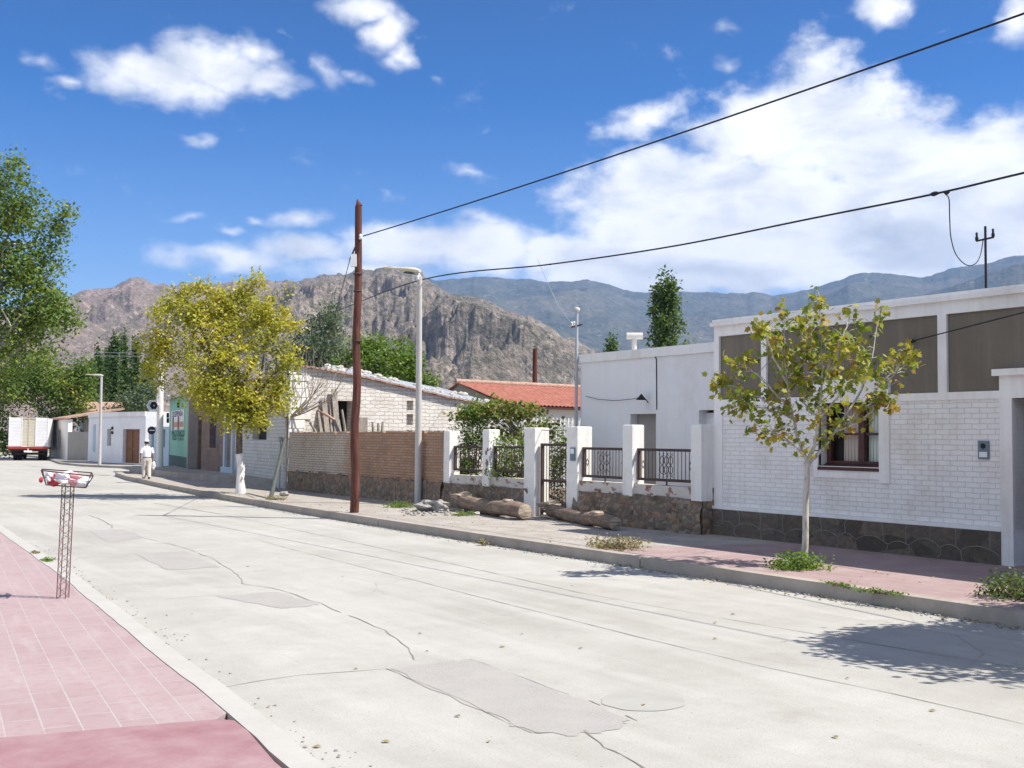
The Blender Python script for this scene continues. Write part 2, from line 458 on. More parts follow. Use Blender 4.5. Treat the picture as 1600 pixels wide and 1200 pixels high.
    M['white_sheet'] = simple('white_corrugated_sheet', (.78, .77, .73), .6, .08, 2, .05, dirt=(.6, .55, .48), dirt_amt=.3)
    M['pale_stone'] = simple('pale_stones', (.46, .43, .385), .95, .3, 3, .6)
    M['gravel'] = simple('grey_rubble', (.31, .295, .275), .95, .35, 14, 1.0)
    # wood, metal
    t = NT('reddish_pole_wood'); v = t.coord('Object')
    g = t.noise(t.mapping(v, (9, 9, .5)), 2.2, 6, .65)
    c = t.ramp(g, [(.3, (.040, .017, .013)), (.52, (.115, .042, .030)), (.75, (.20, .085, .06))])
    t.bump(g, .6, .02); M['pole'] = t.out(c, .8)
    t = NT('grey_weathered_wood'); v = t.coord('Object')
    g = t.noise(t.mapping(v, (10, 10, 1.2)), 2.5, 6, .7); c = t.ramp(g, [(.3, (.16, .135, .115)), (.55, (.33, .29, .25)), (.75, (.45, .41, .37))])
    t.bump(g, .8, .02); M['grey_wood'] = t.out(c, .9)
    t = NT('log_bark'); v = t.coord('Object')
    g = t.noise(t.mapping(v, (7, 1.1, 7)), 2.2, 7, .7); c = t.ramp(g, [(.3, (.12, .085, .062)), (.55, (.27, .20, .15)), (.75, (.42, .35, .28))])
    t.bump(g, 1.0, .03); M['log'] = t.out(c, .95, .15)
    t = NT('log_end_grain'); v = t.coord('Object')
    g = t.noise(t.mapping(v, (2, 2, 14)), 2.0, 7, .75); c = t.ramp(g, [(.35, (.10, .075, .06)), (.5, (.42, .35, .27)), (.75, (.55, .48, .39))])
    t.bump(g, 1.0, .03); M['log_end'] = t.out(c, .95, .15)
    M['frame_wood'] = simple('dark_red_joinery', (.075, .030, .026), .5, .25, 8, .1)
    M['door_wood'] = simple('varnished_brown_door', (.20, .085, .035), .5, .25, 5, .2)
    M['iron'] = simple('rusty_brown_iron', (.075, .048, .042), .7, .3, 12, .2)
    M['rust_pink'] = simple('reddish_iron_rod', (.17, .085, .085), .7, .25, 12, .2)
    M['concrete_post'] = simple('grey_concrete_post', (.50, .48, .45), .9, .1, 4, .3, dirt=(.38, .35, .31), dirt_amt=.4)
    M['cream_metal'] = simple('cream_lamp_casing', (.62, .57, .44), .5, .12, 4, .05)
    M['white_metal'] = simple('white_metal_paint', (.78, .78, .79), .45, .06, 4, .05)
    M['galv'] = simple('galvanised_pipe', (.42, .44, .46), .45, .12, 6, .05, metal=.4)
    M['black'] = simple('black_cable', (.018, .018, .02), .6, .2, 4, 0)
    M['blue_box'] = simple('blue_grey_meter_box', (.15, .21, .24), .5, .15, 8, .05)
    M['dark_green_metal'] = simple('dark_green_painted_post', (.075, .085, .075), .7, .3, 7, .2)
    t = NT('window_glass'); M['glass'] = t.out((.03, .035, .04), .08, .6)
    M['curtain_beige'] = simple('beige_curtain', (.50, .43, .38), .95, .1, 3, .1)
    M['curtain_green'] = simple('pale_green_curtain', (.62, .70, .64), .95, .1, 3, .1)
    M['indoor_blue'] = simple('dark_blue_doorway', (.055, .06, .11), .8, .2, 2)
    M['rubber'] = simple('tyre_rubber', (.025, .024, .023), .9, .2, 6)
    M['truck_white'] = simple('truck_white_paint', (.80, .79, .77), .6, .05, 2, .05, dirt=(.6, .56, .5), dirt_amt=.3)
    M['truck_beige'] = simple('beige_tailgate', (.56, .50, .38), .7, .1, 2, .1)
    M['truck_red'] = simple('red_bumper_paint', (.36, .045, .035), .45, .12, 4)
    M['truck_dark'] = simple('dark_chassis', (.06, .045, .042), .8, .3, 3)
    M['red_plastic'] = simple('red_plastic_bag', (.62, .06, .07), .35, .15, 12, .2)
    M['pink_plastic'] = simple('pink_plastic_bag', (.72, .35, .37), .35, .12, 12, .2)
    M['white_plastic'] = simple('white_plastic_bag', (.80, .80, .82), .35, .05, 12, .2)
    M['skin'] = simple('tanned_skin', (.35, .20, .14), .6, .08, 5, .03)
    M['shirt'] = simple('white_shirt_cloth', (.80, .79, .82), .95, .04, 9, .15)
    M['trousers'] = simple('pale_khaki_cloth', (.58, .53, .48), .95, .08, 9, .15)
    M['leather'] = simple('dark_leather', (.045, .03, .025), .6, .2, 9)
    M['hair'] = simple('dark_hair', (.02, .017, .015), .7, .2, 20)
    M['soil'] = simple('dark_soil', (.16, .12, .09), .95, .3, 6, .6)
    M['poster'] = simple('white_poster_board', (.74, .72, .74), .6, .05, 4, 0)
    M['poster_brown'] = simple('brown_poster_print', (.22, .085, .05), .6, .3, 6, 0)
    M['poster_sand'] = simple('sand_poster_print', (.52, .30, .17), .6, .25, 6, 0)
    M['ink'] = simple('dark_green_lettering', (.02, .06, .045), .7, .1, 6, 0)
    M['ink_black'] = simple('black_lettering', (.02, .02, .03), .7, .1, 6, 0)
    # bark
    def bark(name, c1, c2, c3):
        t = NT(name); v = t.coord('Object')
        g = t.noise(t.mapping(v, (1, 1, .35)), 14, 5, .7)
        c = t.ramp(g, [(.32, c1), (.52, c2), (.72, c3)])
        t.bump(g, .5, .015)
        return t.out(c, .9, .2)
    M['pale_bark'] = bark('pale_smooth_bark', (.25, .22, .18), (.50, .47, .41), (.62, .60, .55))
    M['bark'] = bark('brown_bark', (.07, .05, .04), (.17, .12, .09), (.27, .20, .15))
    M['whitewash'] = bark('lime_washed_bark', (.50, .44, .40), (.80, .77, .74), (.86, .84, .83))
    M['twig'] = bark('grey_twig_bark', (.20, .16, .13), (.36, .31, .27), (.50, .45, .40))
    # leaves
    M['leaf_young'] = leaf_mat('young_tree_leaves', [(0, (.08, .14, .02)), (.40, (.21, .28, .03)), (.70, (.42, .40, .05)), (.92, (.50, .36, .06)), (1, (.36, .20, .06))])
    M['leaf_yellow'] = leaf_mat('yellowing_leaves', [(0, (.19, .22, .025)), (.4, (.42, .415, .05)), (.75, (.62, .55, .075)), (1, (.66, .47, .09))])
    M['leaf_big'] = leaf_mat('green_tree_leaves', [(0, (.06, .125, .03)), (.5, (.15, .25, .05)), (.82, (.33, .36, .05)), (1, (.55, .48, .05))])
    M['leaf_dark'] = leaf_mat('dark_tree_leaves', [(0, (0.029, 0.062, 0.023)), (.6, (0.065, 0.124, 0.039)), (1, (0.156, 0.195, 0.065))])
    M['leaf_green'] = leaf_mat('bright_green_leaves', [(0, (0.061, 0.135, 0.024)), (.6, (0.135, 0.257, 0.034)), (1, (0.257, 0.338, 0.068))])
    M['leaf_poplar'] = leaf_mat('poplar_leaves', [(0, (.024, .07, .022)), (.6, (.06, .135, .034)), (1, (.17, .25, .10))])
    M['leaf_grey'] = leaf_mat('grey_green_leaves', [(0, (0.063, 0.098, 0.070)), (.6, (0.112, 0.168, 0.112)), (1, (0.196, 0.238, 0.140))])
    M['leaf_dry'] = leaf_mat('dry_plant_leaves', [(0, (0.192, 0.180, 0.084)), (.6, (0.336, 0.276, 0.156)), (1, (0.480, 0.360, 0.240))])
    M['leaf_grape'] = leaf_mat('vine_leaves', [(0, (0.075, 0.143, 0.030)), (.5, (0.195, 0.225, 0.045)), (.8, (0.390, 0.300, 0.090)), (1, (0.510, 0.330, 0.180))])


make_materials()

# ------------------------------------------------------------------ leaf and tree builders
def leaf_object(name, pts, mat, parent, size=.1, up=.35, shape='leaf', tint=None, rng=RNG, droop=0.0, aspect=.62):
    """one mesh of many separate leaves"""
    P = np.asarray(pts, dtype=np.float64); N = len(P)
    nrm = rng.normal(size=(N, 3)); nrm[:, 2] = np.abs(nrm[:, 2]) + up
    nrm /= np.linalg.norm(nrm, axis=1, keepdims=True)
    a = rng.normal(size=(N, 3)); a[:, 2] -= droop
    t = a - nrm * (a * nrm).sum(1, keepdims=True); t /= np.linalg.norm(t, axis=1, keepdims=True)
    b = np.cross(nrm, t)
    s = size * rng.uniform(.65, 1.3, size=(N, 1))
    if shape == 'leaf':
        tpl = np.array([(0, 0, 0), (.5, .5 * aspect, .06), (1, 0, -.06), (.5, -.5 * aspect, .06)])
    else:  # lobed
        tpl = np.array([(0, 0, 0), (.12, .42, .05), (.36, .30, .02), (.55, .50, 0), (.66, .20, 0), (1, 0, -.10), (.66, -.20, 0), (.55, -.50, 0), (.36, -.30, .02), (.12, -.42, .05)])
    k = len(tpl)
    V = P[:, None, :] + s[:, None, :] * (tpl[None, :, 0:1] * t[:, None, :] + tpl[None, :, 1:2] * b[:, None, :] + tpl[None, :, 2:3] * nrm[:, None, :])
    V = V.reshape(-1, 3) - np.array(origin_of(parent))
    me = bpy.data.meshes.new(name)
    me.vertices.add(N * k); me.vertices.foreach_set('co', V.ravel())
    me.loops.add(N * k); me.loops.foreach_set('vertex_index', np.arange(N * k, dtype=np.int32))
    me.polygons.add(N); me.polygons.foreach_set('loop_start', np.arange(0, N * k, k, dtype=np.int32))
    me.update(calc_edges=True)
    tv = rng.beta(2, 2.4, size=N) if tint is None else np.clip(np.asarray(tint) + rng.normal(scale=.16, size=N), 0, 1)
    at_ = me.attributes.new('tint', 'FLOAT', 'POINT'); at_.data.foreach_set('value', np.repeat(tv, k).astype(np.float32))
    me.materials.append(mat)
    o = bpy.data.objects.new(name, me); COL.objects.link(o); o.parent = parent
    return o


def clumps(blobs, n, rng=RNG, shell=.42):
    """n clump centres spread through a list of ellipsoids (centre, radii, weight)"""
    w = np.array([b[2] for b in blobs], float); w /= w.sum()
    idx = rng.choice(len(blobs), size=n, p=w)
    C = np.array([b[0] for b in blobs])[idx]; R = np.array([b[1] for b in blobs])[idx]
    d = rng.normal(size=(n, 3)); d /= np.linalg.norm(d, axis=1, keepdims=True)
    return C + R * d * (rng.uniform(0, 1, size=(n, 1)) ** shell)


def spray(C, per, sig, rng=RNG):
    n = len(C); k = rng.poisson(per, size=n) + 1
    I = np.repeat(np.arange(n), k)
    return C[I] + rng.normal(size=(len(I), 3)) * np.array(sig), I


def limb(mb, a, b, r0, r1, sag=.12, n=6, sides=6, rng=random):
    a = Vector(a); b = Vector(b); L = (b - a).length
    off = Vector((rng.uniform(-1, 1), rng.uniform(-1, 1), rng.uniform(.2, 1))) * L * sag
    pts = [a.lerp(b, t) + off * (4 * t * (1 - t)) * .5 for t in [i / (n - 1) for i in range(n)]]
    mb.tube(pts, [r0 + (r1 - r0) * i / (n - 1) for i in range(n)], sides, False)
    return pts


def tree(name, label, cat, base, fork, r0, blobs, nclump, per, sig, leaf, lmat, bmat, group=None, limbs=26, tintf=None, shell=.42, shape='leaf', droop=.4, up=.35, lean=None, whitewash=None, trunk_bend=.05):
    """trunk with limbs into the clumps, and a crown of single leaves"""
    base = Vector(base); fork = Vector(fork)
    t = thing(name, label, cat, base, group)
    mb = MB()
    H = (fork - base).length
    tp = [base.lerp(fork, i / 5) + Vector((random.uniform(-1, 1), random.uniform(-1, 1), 0)) * H * trunk_bend * (i not in (0,)) * .5 for i in range(6)]
    rr = [r0 * (1.25 if i == 0 else 1 - .06 * i) for i in range(6)]
    C = clumps(blobs, nclump, shell=shell)
    top = tp[-1]
    # main limbs then secondary ones
    order = RNG.permutation(len(C))
    order = np.concatenate([[j for j in order if C[j][2] > top.z + 1.2 * H * .35][:max(4, limbs // 5)], order])[:limbs].astype(int)
    mains = []
    for j in order[:max(4, limbs // 5)]:
        e = Vector(C[j]); m = top.lerp(e, .8)
        mains += limb(mb, top, m, r0 * .55, r0 * .14, .16)[1:]
    for j in order[max(4, limbs // 5):]:
        e = Vector(C[j])
        s = min(mains, key=lambda q: (q - e).length + (.6 * max(0, q.z - e.z)))
        if (s - e).length < 9 * r0: limb(mb, s, e, r0 * .17, r0 * .05, .16, 5, 5)
    P, I = spray(C, per, sig)
    tint = None if tintf is None else tintf(P)
    if whitewash:
        k = int(round(whitewash * 5)); low = MB(); low.tube(tp[:k + 1], rr[:k + 1], 12, True)
        up_ = MB(); up_.tube(tp[k:], [x * .98 for x in rr[k:]], 12, True); up_.add(mb.v, mb.f, True)
        tr = up_.build('trunk', bmat, t)
        low.build('painted_base', M['whitewash'], tr, 'lime-washed lower trunk')
    else:
        mb.tube(tp, rr, 10, True); mb.build('trunk', bmat, t)
    leaf_object('crown', P, lmat, t, leaf, up, shape, tint, droop=droop)
    return t


def bush(name, label, cat, base, rad, n, leaf, lmat, group=None, flat=.6, stems=8):
    """low plant: stems and leaves"""
    base = Vector(base); t = thing(name, label, cat, base, group)
    blobs = [(np.array(base) + np.array((0, 0, rad[2] * flat)), np.array(rad), 1)]
    C = clumps(blobs, max(6, n // 9)); C[:, 2] = np.maximum(C[:, 2], base.z + .02)
    P, I = spray(C, 8, (rad[0] * .16, rad[1] * .16, rad[2] * .18)); P[:, 2] = np.maximum(P[:, 2], base.z + .015)
    mb = MB()
    for c in C[:stems]:
        limb(mb, base + Vector((random.uniform(-.3, .3) * rad[0], random.uniform(-.3, .3) * rad[1], 0)), c, .012, .005, .1, 4, 4)
    mb.build('stem', M['bark'], t)
    leaf_object('foliage', P, lmat, t, leaf, .4)
    return t


# ------------------------------------------------------------------ wall builder
def wall(mb, A, B, z0, z1, th, holes=(), top=None):
    """upright wall from A to B (ground points, outer face on the left-hand side of A->B seen from above reversed: the
    outward side is given by th's sign); holes are (u0,u1,z0,z1) cut right through, with reveals"""
    A = Vector((A[0], A[1], 0)); B = Vector((B[0], B[1], 0))
    U = (B - A).normalized(); L = (B - A).length
    W = Vector((-U.y, U.x, 0)) * th  # inner side
    us = sorted({0.0, L} | {h[0] for h in holes} | {h[1] for h in holes})
    zs = sorted({z0, z1} | {h[2] for h in holes} | {h[3] for h in holes})
    Z = Vector((0, 0, 1))
    for i in range(len(us) - 1):
        for j in range(len(zs) - 1):
            u = (us[i] + us[i + 1]) / 2; z = (zs[j] + zs[j + 1]) / 2
            if any(h[0] < u < h[1] and h[2] < z < h[3] for h in holes): continue
            a, b, c, d = [A + U * x + Z * y for x, y in ((us[i], zs[j]), (us[i + 1], zs[j]), (us[i + 1], zs[j + 1]), (us[i], zs[j + 1]))]
            if th > 0: mb.quad(a, b, c, d); mb.quad(b + W, a + W, d + W, c + W)
            else: mb.quad(b, a, d, c); mb.quad(a + W, b + W, c + W, d + W)
    for x in (0, L):
        a, b = A + U * x + Z * z0, A + U * x + Z * z1
        mb.quad(a, a + W, b + W, b)
    a, b = A + Z * z1, B + Z * z1
    mb.quad(a, b, b + W, a + W)
    for h in holes:
        p = [A + U * x + Z * y for x, y in ((h[0], h[2]), (h[1], h[2]), (h[1], h[3]), (h[0], h[3]))]
        for k in range(4):
            if k == 0 and h[2] <= z0 + 1e-6: continue
            mb.quad(p[k], p[(k + 1) % 4], p[(k + 1) % 4] + W, p[k] + W)
    return U, W


def text_mesh(name, txt, size, pos, xdir, mat, parent, extrude=.004, sx=1.0):
    """raised lettering lying on an upright surface"""
    cu = bpy.data.curves.new(name, 'FONT'); cu.body = txt; cu.size = size; cu.extrude = extrude; cu.align_x = 'CENTER'; cu.align_y = 'CENTER'
    tmp = bpy.data.objects.new('tmp_text', cu); COL.objects.link(tmp)
    dg = bpy.context.evaluated_depsgraph_get(); dg.update()
    me = bpy.data.meshes.new_from_object(tmp.evaluated_get(dg))
    bpy.data.objects.remove(tmp); bpy.data.curves.remove(cu)
    X = Vector(xdir).normalized(); Y = Vector((0, 0, 1)); Z = X.cross(Y)
    org = Vector(pos) - origin_of(parent)
    for v in me.vertices: v.co = org + X * v.co.x * sx + Y * v.co.y + Z * v.co.z
    me.materials.clear(); me.materials.append(mat); me.name = name
    o = bpy.data.objects.new(name, me); COL.objects.link(o); o.parent = parent
    return o


# ------------------------------------------------------------------ ground, road, pavements
PZ = 0.16
KERB = [(11.42, -14), (11.42, 5), (11.40, 9), (11.40, 13.4), (11.42, 17.7), (11.52, 22.5), (11.66, 27.0), (11.86, 31), (12.12, 35.6), (12.62, 41.5), (13.40, 49.9), (14.3, 55.6)]
KERB_END = [(15.2, 57.3), (17.0, 58.2), (22, 58.4)]


def ribbon(mb, line, w0, w1, z0, z1):
    """strip along a ground line between offsets w0 and w1 to the right-hand side (+X side) with top z1 and faces to z0"""
    P = [Vector((x, y, 0)) for x, y in line]; A = []; B = []
    for i, p in enumerate(P):
        t = (P[min(i + 1, len(P) - 1)] - P[max(i - 1, 0)]).normalized(); n = Vector((t.y, -t.x, 0))
        A.append(p + n * w0); B.append(p + n * w1)
    n = len(P); Z0 = Vector((0, 0, z0)); Z1 = Vector((0, 0, z1))
    for i in range(n - 1):
        mb.quad(A[i] + Z1, B[i] + Z1, B[i + 1] + Z1, A[i + 1] + Z1)
        mb.quad(A[i] + Z0, A[i] + Z1, A[i + 1] + Z1, A[i + 1] + Z0)
        mb.quad(B[i] + Z1, B[i] + Z0, B[i + 1] + Z0, B[i + 1] + Z1)
    mb.quad(A[0] + Z0, B[0] + Z0, B[0] + Z1, A[0] + Z1); mb.quad(B[-1] + Z0, A[-1] + Z0, A[-1] + Z1, B[-1] + Z1)


def build_setting():
    g = MB(); S = 9000
    g.quad((-S, -S, -.06), (S, -S, -.06), (S, S, -.06), (-S, S, -.06))
    struct('ground', g, M['ground'])
    LEFT = [(2.1, -14), (2.50, 2.0), (2.84, 6.44), (2.99, 7.8), (3.10, 9.4), (3.70, 16.5), (4.30, 25.8), (5.6, 40), (8.2, 62), (10.5, 90), (11.5, 112)]
    r = MB()
    poly = [(x, y, 0) for x, y in LEFT] + [(40, 125, 0), (40, 59, 0), (22, 58.5, 0)] + [(x, y, 0) for x, y in (KERB + KERB_END[:2])[::-1]]
    # strip-wise so that the sheet is well formed
    ys = [-14, 2, 6.44, 9.4, 13.4, 17.7, 22.5, 27, 31, 35.6, 41.5, 49.9, 55.6]
    def xat(line, y):
        return float(np.interp(y, [p[1] for p in line], [p[0] for p in line]))
    for a, b in zip(ys[:-1], ys[1:]):
        r.quad((xat(LEFT, a), a, 0), (xat(KERB, a) + .05, a, 0), (xat(KERB, b) + .05, b, 0), (xat(LEFT, b), b, 0))
    r.quad((xat(LEFT, 55.6), 55.6, 0), (40, 55.6, 0), (40, 72, 0), (xat(LEFT, 72), 72, 0))
    r.quad((xat(LEFT, 72), 72, 0), (40, 72, 0), (44, 125, 0), (11.5, 125, 0))
    road = struct('road', r, M['road'])
    # long joints, cracks and repairs, traced on the carriageway
    def line(pts, w, name, m, jit=.0, z=.004):
        mb = MB(); P = [gz(x, y, 0) for x, y in pts]; Q = []
        for i in range(len(P) - 1):
            n = max(2, int((P[i + 1] - P[i]).length / .25))
            Q += [P[i].lerp(P[i + 1], k / n) for k in range(n)]
        Q.append(P[-1]); A = []; B = []
        for i, p in enumerate(Q):
            t = (Q[min(i + 1, len(Q) - 1)] - Q[max(i - 1, 0)]).normalized(); n = Vector((t.y, -t.x, 0))
            o = n * random.uniform(-jit, jit); h = w * .72 * random.uniform(.25, 1.1)
            A.append(p + o - n * h / 2); B.append(p + o + n * h / 2)
        on = True
        for i in range(len(Q) - 1):
            on = (random.random() > .07 if on else random.random() < .5) or jit < .011
            if not on: continue
            mb.quad(*[Vector((v.x, v.y, z)) for v in (A[i], B[i], B[i + 1], A[i + 1])])
        mb.build(name, m, road)
    line([(400, 843), (450, 857), (640, 905), (800, 946), (1000, 996), (1200, 1044), (1400, 1085), (1600, 1132), (1760, 1168)], .020, 'joint', M['crack'], .006)
    line([(250, 786), (331, 801), (400, 815), (560, 849), (760, 893), (900, 925), (1010, 945), (1180, 975), (1400, 1012), (1700, 1062)], .03, 'joint', M['joint'], .004)
    line([(240, 786), (290, 795), (345, 803)], .06, 'joint', M['crack'], .006)
    line([(215, 838), (285, 855), (330, 872), (372, 898), (380, 912), (440, 922), (500, 943), (545, 962), (600, 985), (638, 1013), (644, 1026), (656, 1036)], .026, 'crack', M['crack'], .02)
    line([(735, 1030), (800, 1053), (865, 1077), (920, 1095), (960, 1110), (995, 1127)], .018, 'crack', M['crack'], .012)
    line([(605, 1045), (640, 1060), (700, 1085), (760, 1112), (830, 1146)], .018, 'crack', M['crack'], .015)
    line([(914, 1141), (930, 1155), (945, 1168), (970, 1180), (1010, 1204), (1060, 1235)], .024, 'crack', M['crack'], .014)
    line([(140, 805), (165, 815), (178, 825)], .05, 'crack', M['crack'], .03)
    line([(196, 939), (260, 936), (345, 929)], .02, 'joint', M['joint'], .006)
    line([(330, 1078), (400, 1065), (470, 1055), (605, 1045)], .02, 'joint', M['joint'], .008)
    line([(170, 715), (182, 743)], .03, 'joint', M['faint'], .004) if False else None
    def patch(pts, m, name='patch', z=.004, sub=6, jit=.05):
        P = [gz(x, y, 0) for x, y in pts]; Q = []
        for i in range(len(P)):
            a, b = P[i], P[(i + 1) % len(P)]
            Q += [a.lerp(b, k / sub) + Vector((random.uniform(-jit, jit), random.uniform(-jit, jit), 0)) for k in range(sub)]
        mb = MB(); mb.add([(q.x, q.y, z) for q in Q], [tuple(range(len(Q)))])
        nz = 0
        for i in range(len(Q)): nz += Q[i].x * Q[(i + 1) % len(Q)].y - Q[(i + 1) % len(Q)].x * Q[i].y
        if nz < 0: mb.f = [f[::-1] for f in mb.f]
        mb.build(name, m, road)
    patch([(615, 1046), (680, 1036), (735, 1031), (800, 1054), (900, 1091), (985, 1125), (960, 1140), (880, 1150), (830, 1146), (750, 1110)], M['patch'], z=.0032)
    patch([(215, 866), (288, 861), (342, 886), (262, 891)], M['patch'], z=.003, jit=.03)
    patch([(140, 829), (195, 827), (228, 840), (170, 848)], M['patch'], z=.003, jit=.03)
    patch([(335, 931), (430, 925), (500, 945), (440, 952)], M['patch'], z=.003, jit=.06)
    # sunk round cover patch
    c = gz(1005, 1096, 0); mb = MB(); n = 40
    mb.add([(c.x + .33 * cos(2 * pi * k / n) * (1 + .03 * sin(5 * k)), c.y + .31 * sin(2 * pi * k / n), .004) for k in range(n)], [tuple(range(n))])
    mb.build('round_cover', M['cover'], road)
    # left pavement : tiles, pale kerb, solid red slab
    lp = MB()
    rowL = LEFT
    dirx = Vector((sin(radians(6.6)), cos(radians(6.6)), 0)); per = Vector((cos(radians(11)), -sin(radians(11)), 0))
    t1 = Vector((2.93, 7.57, 0))
    far = [(x - .15, y) for x, y in LEFT if y > 7.7]
    p = [(t1.x - .1, t1.y)] + far + [(-6, 112), (-6, 9.4)]
    p2 = [(2.68, 7.62)] + far + [(-8, 112), (-8, 9.75)]
    lp.prism(p2, -.05, .045)
    struct('tiled_pavement', lp, M['pink'])
    sl = MB(); sl.prism([(2.68, 7.61), (2.77, 7.52), (2.75, 7.2), (2.63, 6.44), (2.28, 2.0), (1.9, -14), (-8, -14), (-8, 9.74)], -.05, .05)
    struct('red_pavement_slab', sl, M['slab'])
    ys2 = np.arange(-14, 112, .35); LW = [(float(np.interp(y, [q[1] for q in LEFT], [q[0] for q in LEFT])) + .008 * sin(y * 2.3) * sin(y * .7 + 1) + random.uniform(-.006, .006), float(y)) for y in ys2]
    kp = MB(); ribbon(kp, LW, -.17, .03, -.05, .052); struct('pale_kerb', kp, M['kerb_pale'])
    # right pavement and kerb stones
    kb = MB(); full = KERB + KERB_END
    def seg(i0, i1, gap=.0): ribbon(kb, full[i0:i1], 0, .17, -.05, PZ + .012)
    pts = []
    for i in range(len(full) - 1):
        a, b = Vector(full[i]), Vector(full[i + 1]); L = (b - a).length; n = max(1, int(round(L / 3.9)))
        for k in range(n): pts.append(a.lerp(b, k / n))
    pts.append(Vector(full[-1]))
    for i in range(len(pts) - 1):
        a, b = pts[i], pts[i + 1]; d = (b - a).normalized()
        o = random.uniform(-.012, .012)
        nrm = Vector((d.y, -d.x)) * o
        ribbon(kb, [tuple(a + d * .010 + nrm), tuple(b - d * .010 + nrm)], 0, .17, -.05, PZ + .012 + random.uniform(-.006, .01))
    struct('kerb', kb, M['kerb'])
    pv = MB()
    inner = [(x + .165, y) for x, y in KERB]
    pv.prism(inner + [(15.3, 57.0), (17.0, 58.0), (24, 58.2), (24, -14)], -.05, PZ)
    struct('pavement', pv, M['pave'])
    # raised walkway before the far houses
    a, b = gz(202, 737.5, .16), gz(266, 747, .16)
    rw = MB(); rw.prism([(a.x, a.y), (b.x, b.y), (b.x + .5, b.y - 7), (15.55, 37.2), (17.2, 37.2), (19.5, 60), (a.x + 2.0, a.y + .5)], PZ - .02, PZ + .27)
    struct('raised_walkway', rw, M['pave'])
    # pavement beyond the side street
    fp = [gz(69, 716.5, 0), gz(94, 725.5, 0), gz(128, 729, 0), gz(161, 730.5, 0), gz(215, 733, 0)]
    f = MB(); f.prism([(q.x, q.y) for q in fp] + [(26, fp[-1].y), (32, 118), (fp[0].x + .5, 118)], -.05, .13)
    struct('far_pavement', f, M['pave'])
    # garden soil behind the fence
    so = MB(); so.quad((15.6, 16.1, PZ + .02), (34, 16.1, PZ + .02), (34, 36.4, PZ + .02), (15.6, 36.4, PZ + .02)); struct('garden_soil', so, M['soil'])


